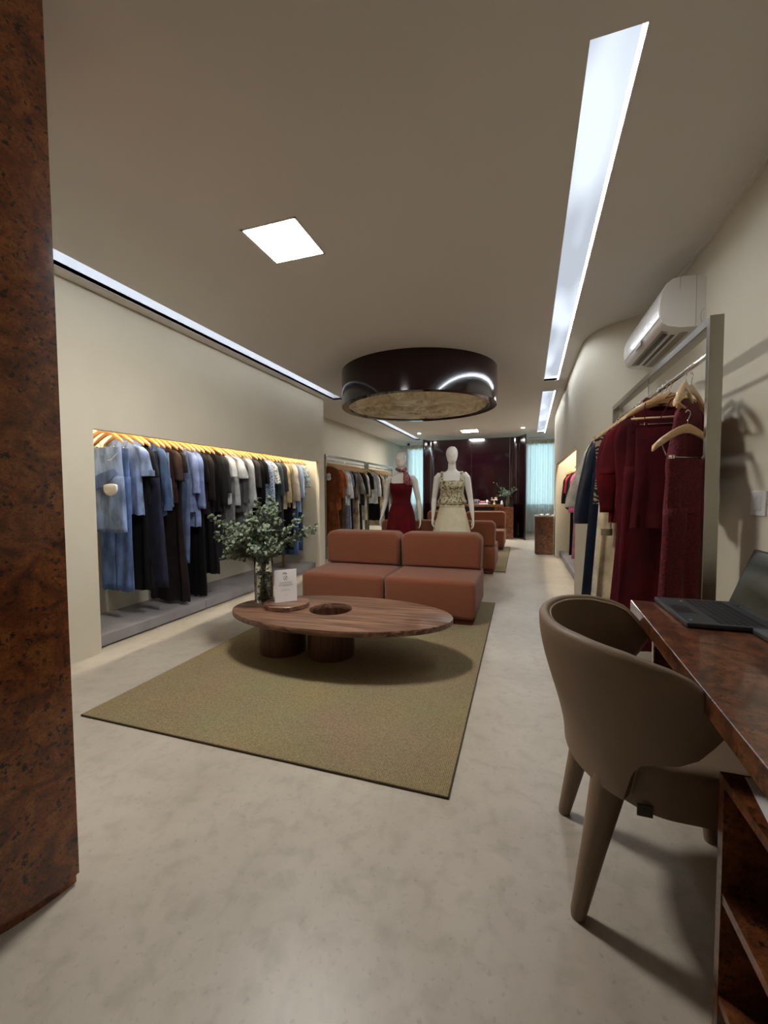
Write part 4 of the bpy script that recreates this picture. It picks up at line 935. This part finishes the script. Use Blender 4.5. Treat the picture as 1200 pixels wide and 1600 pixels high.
# curtains ---------------------------------------------------------------
SHEER = bpy.data.materials.new('sheer_voile'); SHEER.use_nodes = True
def _sheer():
    N = SHEER.node_tree.nodes; L = SHEER.node_tree.links
    d = N.new('ShaderNodeBsdfDiffuse'); d.inputs[0].default_value = (.78, .78, .76, 1); tr = N.new('ShaderNodeBsdfTranslucent'); tr.inputs[0].default_value = (.80, .84, .84, 1); tp = N.new('ShaderNodeBsdfTransparent')
    a = N.new('ShaderNodeMixShader'); a.inputs[0].default_value = .70; b = N.new('ShaderNodeMixShader'); b.inputs[0].default_value = .10
    L.new(d.outputs[0], a.inputs[1]); L.new(tr.outputs[0], a.inputs[2]); L.new(a.outputs[0], b.inputs[1]); L.new(tp.outputs[0], b.inputs[2]); L.new(b.outputs[0], N['Material Output'].inputs[0])
_sheer()
def curtain(x0, x1, label):
    t = thing('sheer_curtain', label, 'curtain', ((x0+x1)/2, 12.72, 0)); n = int((x1-x0)/.008); w = (x1-x0)/2
    rings = []
    for z in (.02, .4, .9, 1.5, 2.1, 2.58, 2.66):
        am = .062 if z < 2.55 else .034
        rings.append([(-w+2*w*i/n, am*math.sin(2*PI*(2*w*i/n)/.135), z) for i in range(n+1)])
    MB().loft(rings, False, False).build('fabric', SHEER, t, smooth=180)
    MB().loft([[(-w+2*w*i/n, -.004+.030*math.sin(2*PI*(2*w*i/n)/.135), z) for i in range(n+1)] for z in (2.575, 2.67)], False, False).build('heading_tape', mat('heading', (222, 214, 190), rough=.8), t, smooth=180)
    MB().bm_box(-w-.02, w+.02, -.03, .03, 2.67, 2.70, .003, 1).build('track', WHITE, t)
curtain(-3.44, -2.12, 'white sheer curtain over the left rear window')
curtain(.10, 1.05, 'white sheer curtain over the right rear window')

# ---------------------------------------------------------------- air conditioner
t = thing('air_conditioner', 'white wall-mounted split air conditioner above the right rack', 'air conditioner', (1.05, 3.05, 2.36))
pf = [(0, .135), (-.06, .150), (-.12, .155), (-.175, .148), (-.205, .125), (-.225, .085), (-.240, .03), (-.243, -.02), (-.238, -.075), (-.222, -.115), (-.195, -.135), (-.13, -.152), (0, -.158)]
MB().prism(pf, 0, .95, 'y').build('body', ACM, t, smooth=35)
pg = [(x*1.0, z) for x, z in pf]
fp = [(-.172, .1495), (-.2065, .1265), (-.2275, .086), (-.2430, .031), (-.2462, -.02), (-.2410, -.075), (-.2375, -.075), (-.2425, -.02), (-.2395, .03), (-.2245, .085), (-.2045, .1245), (-.171, .147)]
MB().prism(fp, .012, .938, 'y').build('front_panel', ACM, t, smooth=35)
MB().prism([(-.205, -.1325), (-.06, -.1575), (-.06, -.1605), (-.207, -.1355)], .09, .86, 'y').build('vent_surround', ACG, t)
for xa, xb in ((-.186, -.160), (-.140, -.118)):
    MB().prism([(xa, -.136-(xa+.205)*.17-.0035), (xb, -.136-(xb+.205)*.17-.0035), (xb, -.136-(xb+.205)*.17-.0005), (xa, -.136-(xa+.205)*.17-.0005)], .13, .82, 'y').build('vent_slot', BLACK, t)
MB().prism([(-.152, -.150), (-.146, -.152), (-.146, -.1435), (-.152, -.1425)], .13, .82, 'y').build('louver', ACM, t)
MB().bm_box(-.2445, -.236, .42, .56, -.108, -.072, .002, 1).build('display_window', ACG, t)
MB().tube([(-.05, -.001, .152), (-.05, -.001, -.155)], .0012, 5).build('seam', ACG, t)
MB().tube([(-.135, -.001, .155), (-.135, -.001, .08)], .0010, 5).build('seam', ACG, t)
MB().tube([(-.005-.02*math.sin(a), -.001, -.10+.045*math.cos(a)) for a in [PI*i/8 for i in range(9)]], .001, 5).build('knockout', ACG, t)
# switch plate
t = thing('switch_plate', 'white twin light switch plate on the right wall above laptop', 'light switch', (1.05, 2.375, 1.14))
MB().bm_box(-.008, 0, -.062, .062, -.058, .058, .003, 2).build('plate', WHITE, t)
for s in (-1, 1): MB().bm_box(-.012, -.006, s*.022-.009, s*.022+.009, -.034, .034, .002, 1).build('rocker', WHITE, t)

# ---------------------------------------------------------------- desk and cabinet
RZD = math.radians(2.6)
t = thing('burl_desk', 'glossy burl wood desk along the right wall', 'desk', (.432, 1.934, 0), -RZD)
MB().bm_box(0, .60, -2.6, 0, .700, .750, .003, 2).build('desktop', BURLD, t)
t2 = MB().bm_box(.52, .56, -2.5, -.08, 0, .70, .003, 1).build('support_panel', BURLD, t)
MB().bm_box(.07, .56, -.075, -.045, 0, .70, .003, 1).build('end_panel', BURLD, t)
t = thing('open_cabinet', 'low open burl cabinet under the desk at right edge', 'cabinet', (.417, 1.064, 0))
T = .022
MB().box(0, .42, -T, 0, .0, .587-T).build('side_panel', BURLD, t); MB().box(0, .42, -.98, -.98+T, 0, .587-T).build('side_panel', BURLD, t)
MB().box(-.001, .42, -.98, 0, .587-T, .587).build('top_panel', BURLD, t)
MB().box(.40, .42, -.98+T, -T, 0, .587-T).build('back_panel', BURLD, t)
MB().box(.002, .40, -.98+T, -T, .308, .308+T).build('shelf', BURLD, t)
MB().box(.002, .40, -.98+T, -T, .075, .075+T).build('bottom_panel', BURLD, t)
MB().box(.02, .03, -.98+T, -T, 0, .075).build('kick_board', BURLD, t)
o = MB().box(0, .21, -.297, 0, 0, .0012).build('paper_sheet', PAPER, loc=(.458, 1.056, .5875), rz=-.16); tag(o, 'white sheet of paper lying on the low cabinet', 'paper')

# ---------------------------------------------------------------- laptops
def laptop():
    t = thing('laptop', 'open black laptop standing on the burl desk', 'laptop', (.519, 1.585, .751))
    Wd, Dp = .355, .252
    MB().bm_box(0, Dp, 0, Wd, .002, .017, .003, 2).build('base', BLACKG, t)
    MB().box(.012, .070, .13, .235, .0170, .0174).build('touchpad', mat('touchpad', (42, 43, 45), rough=.35), t)
    k = MB(); r = 0
    for i in range(6):
        for j in range(15):
            x = .095+i*.0215; y = .018+j*.0215
            if i == 0 and 4 <= j <= 9:
                if j == 4: k.bm_box(x, x+.018, y, y+.0215*6-.003, .0170, .0184, .0006, 1)
                continue
            k.bm_box(x, x+.018, y, y+.0185, .0170, .0184, .0006, 1)
    kb = k.build('keyboard', KEYM, t); kb['kind'] = 'stuff'
    s = MB().bm_box(0, .006, .0, Wd, 0, .225, .002, 1).build('lid', BLACKG, t, loc=(Dp-.002, 0, .014)); s.rotation_euler = (0, math.radians(20), 0)
    MB().box(-.0012, .0, .008, Wd-.008, .014, .218).build('screen', SCREEN, s)
    for yy in (.06, Wd-.06): MB().tube([(Dp, yy-.02, .017), (Dp, yy+.02, .017)], .005, 8).build('hinge', BLACK, t)
    l = link('palm_rest_logo', text_mesh('hp', .014, mat('logo_blue', (170, 190, 230), rough=.4), .0002), t, (.02, .04, .0172)); l.rotation_euler = (0, 0, -PI/2)
    MB().bm_box(.075, .081, .30, .31, .0170, .0176, .0002, 1).build('indicator', WHITE, t)
laptop()
t = thing('closed_laptop', 'closed grey laptop on the desk beside the open one', 'laptop', (.690, 1.235, .751))
MB().bm_box(0, .26, 0, .34, .002, .011, .002, 2).build('base', BLACKG, t); MB().bm_box(0, .26, 0, .34, .0118, .019, .002, 2).build('lid', mat('grey_lid', (92, 94, 98), rough=.4), t)
for a in (.02, .24):
    for b in (.02, .32): MB().lathe([(.001, 0), (.006, 0), (.006, .002), (.001, .002)], a, b, 10).build('rubber_foot', BLACK, t)

# ---------------------------------------------------------------- tub chair
def chair():
    t = thing('tub_chair', 'taupe leather tub chair with splayed legs at the burl desk', 'chair', (.39, 1.43, 0))
    # plan path, u from -1 (near arm tip) .. 1 (far arm tip), local coords: back at -x
    def plan(u, z):
        k = sm(.40, .80, z)
        A = .215+.083*k; B = .272+.042*k; xs = .0
        s = u*1.0; a = abs(s)
        L_st = .10; arcL = 1-.22
        if a < arcL:
            th = PI/2*(a/arcL); x = -A*math.cos(th); y = B*math.sin(th)**.92
        else:
            x = (a-arcL)/(1-arcL)*(.058); y = B-(a-arcL)/(1-arcL)*.004
        return Vector((x, math.copysign(y, s) if a > 1e-6 else 0, z))
    def pw(x, tab):
        if x <= tab[0][0]: return tab[0][1]
        for (a, b), (c, d) in zip(tab, tab[1:]):
            if x <= c: return b+(d-b)*(x-a)/(c-a)
        return tab[-1][1]
    def lx(u): return plan(u, .6).x
    def rim(u): return pw(lx(u), [(-.26, .800), (-.20, .800), (-.12, .790), (-.05, .770), (-.015, .752), (.01, .725), (.035, .695), (.058, .670)])
    def low(u): return pw(lx(u), [(-.26, .405), (-.135, .405), (-.128, .45), (-.118, .49), (-.10, .522), (-.075, .538), (-.03, .552), (.0, .575), (.03, .615), (.058, .660)])
    nu, nv = 120, 14; th = .034
    outer = []; inner = []
    for i in range(nu+1):
        u = -1+2*i/nu; ro = []; ri = []
        for j in range(nv+1):
            v = j/nv; z = low(u)+(rim(u)-low(u))*v; p = plan(u, z)
            e = .004; n = (plan(min(1, u+e), z)-plan(max(-1, u-e), z)); n = Vector((n.y, -n.x, 0)).normalized()
            ro.append(p); ri.append(p-n*th)
        outer.append(ro); inner.append(ri)
    mb_ = MB(); rings = []
    for i in range(nu+1):
        ro, ri = outer[i], inner[i]
        cap = []
        topm = (ro[-1]+ri[-1])/2
        ring = list(ro)
        for q in (45, 90, 135):
            a = math.radians(q); ring.append(topm+(ro[-1]-topm)*math.cos(a)+Vector((0, 0, .017*math.sin(a))))
        ring += list(reversed(ri))
        rings.append(ring)
    mb_.loft(rings, True, True)
    mb_.build('backrest_shell', LEATHER, t, smooth=50)
    MB().tube([outer[i][-1]+Vector((0, 0, .002)) for i in range(nu+1)], .0042, 8).build('rim_piping', LEATHERD, t, smooth=180)
    for s, r0 in ((0, range(0, 42)), (1, range(nu-41, nu+1))):
        pts = [outer[i][0]+(outer[i][0]-inner[i][0])*.02 for i in r0]
        MB().tube(pts, .004, 8).build('edge_piping', LEATHERD, t, smooth=180)
    # seat: D-shaped cushion
    pl_ = []
    for i in range(41):
        th_ = PI/2+PI*i/40; pl_.append((-.02+.19*math.cos(th_), .272*math.sin(th_)))
    pl_ += [(.24, -.272), (.262, -.25), (.262, .25), (.24, .272)]
    bm = bmesh.new(); vv = [bm.verts.new((x, y, .385)) for x, y in pl_]; f = bm.faces.new(vv); ex = bmesh.ops.extrude_face_region(bm, geom=[f])
    for g in ex['geom']:
        if isinstance(g, bmesh.types.BMVert): g.co.z = .525
    bmesh.ops.recalc_face_normals(bm, faces=bm.faces)
    bmesh.ops.bevel(bm, geom=[e for e in bm.edges if abs(e.verts[0].co.z-e.verts[1].co.z) < 1e-5 and e.verts[0].co.z > .45], offset=.03, segments=4, profile=.5, affect='EDGES')
    me = bpy.data.meshes.new('seat'); bm.to_mesh(me); bm.free(); me.materials.append(LEATHER); me.polygons.foreach_set('use_smooth', [True]*len(me.polygons)); me.set_sharp_from_angle(angle=math.radians(45)); link('seat', me, t)
    for s in (-1, 1):
        for b, top, bot in (('b', (-.150, s*.180, .42), (-.230, s*.20, 0)), ('f', (.205, s*.20, .40), (.235, s*.215, 0))):
            T_, B_ = Vector(top), Vector(bot)
            pts = [T_+Vector((.02, -s*.01, .07)), T_, T_.lerp(B_, .1), T_.lerp(B_, .5), T_.lerp(B_, .97), B_]
            MB().tube(pts, [.052, .050, .044, .032, .021, .018] if b == 'b' else [.03, .034, .032, .027, .020, .018], 18).build('leg', LEATHER, t, smooth=50)
    MB().bm_box(-.105, -.07, -.268, -.262, .378, .408, .001, 1).build('maker_tab', mat('tab_grey', (70, 66, 60), rough=.7), t)
    return t
chair()

# ---------------------------------------------------------------- mannequins
def remeshed(mb_, name, voxel, m, smooth_it=6):
    me = bpy.data.meshes.new('tmp'); me.from_pydata(mb_.v, [], mb_.f); me.update()
    o = bpy.data.objects.new('tmp', me); C.objects.link(o)
    md = o.modifiers.new('r', 'REMESH'); md.mode = 'VOXEL'; md.voxel_size = voxel; md.use_smooth_shade = True
    s = o.modifiers.new('s', 'SMOOTH'); s.iterations = smooth_it; s.factor = .5
    dg = bpy.context.evaluated_depsgraph_get(); r = bpy.data.meshes.new_from_object(o.evaluated_get(dg)); r.name = name
    bpy.data.objects.remove(o); r.materials.clear(); r.materials.append(m); r.polygons.foreach_set('use_smooth', [True]*len(r.polygons)); return r
def ering(c, rx, ry, k=24, tilt=0, p=.92):
    return [(c[0]+rx*spow(math.cos(a), p), c[1]+ry*spow(math.sin(a), p), c[2]+tilt*math.sin(a)*ry) for a in [2*PI*j/k for j in range(k)]]
def interp(keys, n):
    out = []
    for i in range(n):
        t = i/(n-1)*(len(keys)-1); a = min(len(keys)-2, int(t)); f = t-a; f = f*f*(3-2*f) if False else f
        p0, p1, p2, p3 = keys[max(a-1, 0)], keys[a], keys[a+1], keys[min(a+2, len(keys)-1)]
        out.append(tuple(.5*((2*p1[k])+(-p0[k]+p2[k])*f+(2*p0[k]-5*p1[k]+4*p2[k]-p3[k])*f*f+(-p0[k]+3*p1[k]-3*p2[k]+p3[k])*f**3) for k in range(len(p1))))
    return out
# z, cy, rx, ry of the trunk, female figure 1.77 m tall
TR = [(.80, .0, .150, .098), (.88, .0, .172, .112), (.95, .0, .168, .108), (1.03, .0, .138, .090), (1.09, .0, .118, .080), (1.16, -.002, .124, .084), (1.23, -.010, .138, .100), (1.30, -.012, .146, .104), (1.36, .0, .158, .084), (1.41, .004, .165, .068), (1.445, .008, .125, .056), (1.47, .008, .068, .050), (1.50, .004, .052, .050), (1.55, -.004, .047, .050), (1.60, -.008, .045, .052)]
def trunk_at(z):
    for a, b in zip(TR, TR[1:]):
        if a[0] <= z <= b[0]:
            f = (z-a[0])/(b[0]-a[0]); return tuple(a[k]+(b[k]-a[k])*f for k in range(4))
    return TR[0] if z < TR[0][0] else TR[-1]
def hand(mb_, wrist, d, side, palm_dir):
    """d: unit direction of the forearm; five bent fingers"""
    d = Vector(d).normalized(); pn = Vector(palm_dir); pn = (pn-d*pn.dot(d)).normalized(); sd = d.cross(pn)   # sd across the palm
    W_ = Vector(wrist)
    rings = []
    for q, a, b in ((-.02, .019, .017), (.015, .022, .015), (.045, .034, .013), (.075, .038, .012), (.088, .034, .010)):
        c = W_+d*q; rings.append([c+sd*a*math.cos(t_)+pn*b*math.sin(t_) for t_ in [2*PI*j/14 for j in range(14)]])
    mb_.loft(rings)
    for i, (off, ln) in enumerate(((-.027, .058), (-.009, .070), (.010, .074), (.028, .066))):
        base = W_+d*.078+sd*off; bend = .18+.05*i
        p = base; pts = [p]; dd = d.copy()
        for s_ in (.42, .32, .26):
            dd = (dd+pn*bend).normalized(); p = p+dd*ln*s_; pts.append(p)
        mb_.tube(pts, [.0092, .0088, .0078, .006], 8)
    base = W_+d*.025+sd*.024*1; tdir = (d*.75+sd*.62+pn*.25).normalized()
    p1 = base+tdir*.035; p2 = p1+(tdir*.6+d*.5).normalized()*.030; p3 = p2+(d*.9+pn*.2).normalized()*.024
    mb_.tube([base, p1, p2, p3], [.012, .0105, .0095, .0065], 8)
def mannequin(loc, rz, label, arms, sc=1.0, head_turn=0):
    t = thing('mannequin', label, 'mannequin', loc, rz); t.scale = (sc, sc, sc)
    mb_ = MB()
    mb_.loft([ering((0, cy, z), rx, ry, 28) for z, cy, rx, ry in interp(TR, 44)])
    for s in (-1, 1):
        mb_.ell((s*.062, -.080, 1.27), (.052, .042, .050), 16, 12)
        mb_.tube([(s*.10, .0, 1.40), (s*.165, .0, 1.402), (s*.185, .0, 1.375)], [.045, .050, .044], 14)
        LG = [(.085, 0, .86, .092), (.090, -.004, .70, .080), (.086, -.006, .50, .056), (.084, -.002, .44, .050), (.084, .012, .32, .054), (.082, .012, .18, .036), (.082, .010, .10, .030), (.082, .008, .06, .032)]
        pts = [(s*x, y, z) for x, y, z, r in LG]; mb_.tube(pts, [q[3] for q in LG], 16)
        mb_.ell((s*.086, -.055, .045), (.036, .105, .032), 16, 10)
    Rz = Matrix.Rotation(head_turn, 3, 'Z')
    HP = [(1.545, -.015, .030, .034), (1.565, -.035, .040, .050), (1.59, -.035, .054, .066), (1.63, -.022, .066, .080), (1.67, -.012, .073, .090), (1.71, -.006, .072, .092), (1.745, .0, .058, .076), (1.765, .003, .036, .048), (1.775, .003, .012, .016)]
    R_ = [ering((0, cy, z), rx, ry, 24, p=1.0) for z, cy, rx, ry in interp(HP, 30)]
    mb_.loft([[Rz @ Vector(p) for p in r] for r in R_])
    for c, r in (((0, -.104, 1.645), (.010, .012, .026)), ((0, -.098, 1.605), (.018, .008, .006)), ((-.028, -.090, 1.668), (.018, .010, .010)), ((.028, -.090, 1.668), (.018, .010, .010))):
        mb_.ell(Rz @ Vector(c), r, 12, 8)
    for s, (sh, el, wr, pd) in zip((-1, 1), arms):
        sh, el, wr = Vector(sh), Vector(el), Vector(wr)
        pts = [sh, sh.lerp(el, .3), sh.lerp(el, .7), el, el.lerp(wr, .25), el.lerp(wr, .7), wr]
        mb_.tube(pts, [.047, .044, .038, .033, .034, .026, .019], 16)
        hand(mb_, wr, (wr-el).normalized()+Vector((0, 0, -.3)), s, pd)
    me = remeshed(mb_, 'body', .0058, MANN, 4)
    b = link('body', me, t)
    MB().lathe([(.001, 0), (.17, 0), (.172, .003), (.172, .008), (.168, .011), (.001, .011)], seg=40).build('base_plate', STEEL, t, smooth=40)
    MB().tube([(0, .10, .01), (0, .10, .45), (0, .04, .50)], .009, 10).build('support_rod', STEEL, t, smooth=180)
    return t
def cloth(profile, n=72, folds=None, top=None):
    """profile: list (z, cy, rx, ry, fold amplitude)"""
    rings = []
    for z, cy, rx, ry, fa in profile:
        rg = []
        for j in range(n):
            a = 2*PI*j/n; f = fa*(math.sin(8*a+.6)+.5*math.sin(13*a+2+z*3)) if fa else 0
            zz = z
            if top and abs(z-profile[-1][0]) < 1e-6: zz = z+top(a)
            rg.append(((rx+f)*math.cos(a), cy+(ry+f)*math.sin(a), zz))
        rings.append(rg)
    return MB().loft(rings, False)
armsL = [((-.180, 0, 1.39), (-.222, .015, 1.12), (-.268, -.055, .885), (.9, -.1, 0)), ((.180, 0, 1.39), (.232, .03, 1.11), (.262, -.02, .875), (-.9, -.1, 0))]
ml = mannequin((-1.545, 5.40, 0), .05, 'white mannequin in a burgundy slip dress behind the left sofa', armsL, .987, .05)
DRESS = fabric('slip_dress', (92, 3, 14), 'plain')
e = .008
dp = [(.40, 0, .235, .19, .014), (.60, 0, .215, .165, .011), (.80, 0, .190, .138, .006), (.90, 0, .183, .124, .003), (1.0, 0, .158, .108, .002), (1.09, 0, .131, .093, 0), (1.16, -.002, .134, .100, 0), (1.24, -.018, .150, .128, 0), (1.29, -.022, .154, .132, 0), (1.325, -.020, .155, .126, 0), (1.345, -.014, .152, .112, 0)]
d = cloth(interp(dp, 34), top=lambda a: .012*math.cos(2*a)-(.03 if math.sin(a) > .3 else 0)).build('slip_dress', DRESS, smooth=180, loc=(-1.545, 5.40, 0), rz=.05); d.scale = (.987,)*3
tag(d, 'burgundy slip dress with thin straps worn by the left mannequin', 'dress')
for s in (-1, 1): MB().tube([(s*.118, -.078, 1.33), (s*.128, -.070, 1.39), (s*.132, -.02, 1.437), (s*.128, .045, 1.40), (s*.11, .075, 1.32)], .0028, 6).build('strap', DRESS, d)
SC = mat('scarf_print', (120, 30, 44), (168, 120, 120), scale=45, rough=.55, lo=.45, hi=.6)
sc_ = MB()
sc_.tube([(.058*math.cos(a), .004+.062*math.sin(a), 1.505+.012*math.sin(2*a+1)) for a in [2*PI*i/28 for i in range(29)]], [.021+.004*math.sin(i*1.3) for i in range(29)], 12)
so = sc_.build('neck_scarf', SC, smooth=180, loc=(-1.545, 5.40, 0), rz=.05); tag(so, 'dark red patterned scarf tied around the left mannequin neck', 'scarf')
MB().ell((.045, -.050, 1.495), (.024, .020, .026), 14, 8).build('knot', SC, so, smooth=180)
rings = []
for i in range(15):
    v = i/14; cx = .055+.075*v+.012*math.sin(v*5); cy = -.062-.050*math.sin(min(1, v*1.6)*PI/2); z = 1.495-.20*v
    wv = .018+.034*math.sin(min(1, v*1.1)*PI*.6)
    rings.append([(cx+wv*math.cos(a), cy+(.008+.006*math.sin(3*a+v*4))*math.sin(a), z+.008*math.cos(a)*v) for a in [2*PI*j/20 for j in range(20)]])
MB().loft(rings).build('tail', SC, so, smooth=180)
armsR = [((-.180, 0, 1.39), (-.225, .03, 1.12), (-.235, -.035, .89), (.9, -.2, 0)), ((.180, 0, 1.39), (.228, .02, 1.12), (.258, -.03, .885), (-.9, -.1, 0))]
RL = (-.832, 5.22, 0)
mr = mannequin(RL, .10, 'white mannequin in floral top and cream skirt behind right sofa', armsR, 1.0, .03)
FLO = mat('floral_jacquard', (198, 188, 152), (96, 82, 60), kind='noise', scale=17, detail=7, dist=2.5, rough=.6, lo=.53, hi=.56)
tp = [(1.035, 0, .135, .098, .002), (1.055, 0, .170, .128, .006), (1.085, 0, .176, .134, .007), (1.12, -.002, .160, .120, .004), (1.18, -.006, .146, .108, .001), (1.24, -.018, .150, .128, 0), (1.29, -.022, .154, .132, 0), (1.345, -.014, .154, .116, 0)]
fo = cloth(interp(tp, 26), top=lambda a: .0).build('sleeveless_blouse', FLO, smooth=180, loc=RL, rz=.10); tag(fo, 'cream and brown floral square-neck top on the right mannequin', 'top')
for s in (-1, 1):
    rg = []
    for (x, y, z) in ((.118, -.088, 1.32), (.120, -.082, 1.37), (.122, -.055, 1.43), (.122, .0, 1.458), (.118, .05, 1.435), (.11, .085, 1.36), (.105, .095, 1.32)):
        rg.append([(s*x-.019, y, z), (s*x+.019, y, z-.004), (s*x+.019, y+.004*(1 if y > 0 else -1), z+.004), (s*x-.019, y+.004*(1 if y > 0 else -1), z+.006)])
    MB().loft(rg).build('strap', FLO, fo)
SK = mat('cream_denim', (228, 220, 188), (220, 211, 178), scale=12, rough=.85, bump=.2, bscale=60)
sp = [(.42, 0, .285, .215, .012), (.60, 0, .252, .190, .009), (.80, 0, .208, .152, .004), (.90, 0, .186, .130, .001), (.98, 0, .165, .114, 0), (1.045, 0, .146, .100, 0)]
so = cloth(interp(sp, 26)).build('cream_skirt', SK, smooth=180, loc=RL, rz=.10); tag(so, 'cream flared denim skirt on the right mannequin', 'skirt')
MB().loft([ering((0, 0, z), .150*q, .104*q, 48, p=1) for z, q in ((1.012, 1.04), (1.014, 1.065), (1.05, 1.02), (1.052, .99))], False).build('waistband', SK, so, smooth=180)
MB().tube([(.01, -.104, 1.01), (.012, -.120, .95), (.014, -.139, .88), (.016, -.158, .80), (.018, -.180, .70)], .003, 6).build('fly_seam', SK, so)
for x in (-.075, .075): MB().bm_box(x-.006, x+.006, -.112, -.104, 1.008, 1.054, .002, 1).build('belt_loop', SK, so)
for s in (-1, 1): MB().tube([(s*.10, -.090, 1.0), (s*.125, -.096, .95), (s*.158, -.072, .925)], .0022, 5).build('pocket_seam', SK, so)
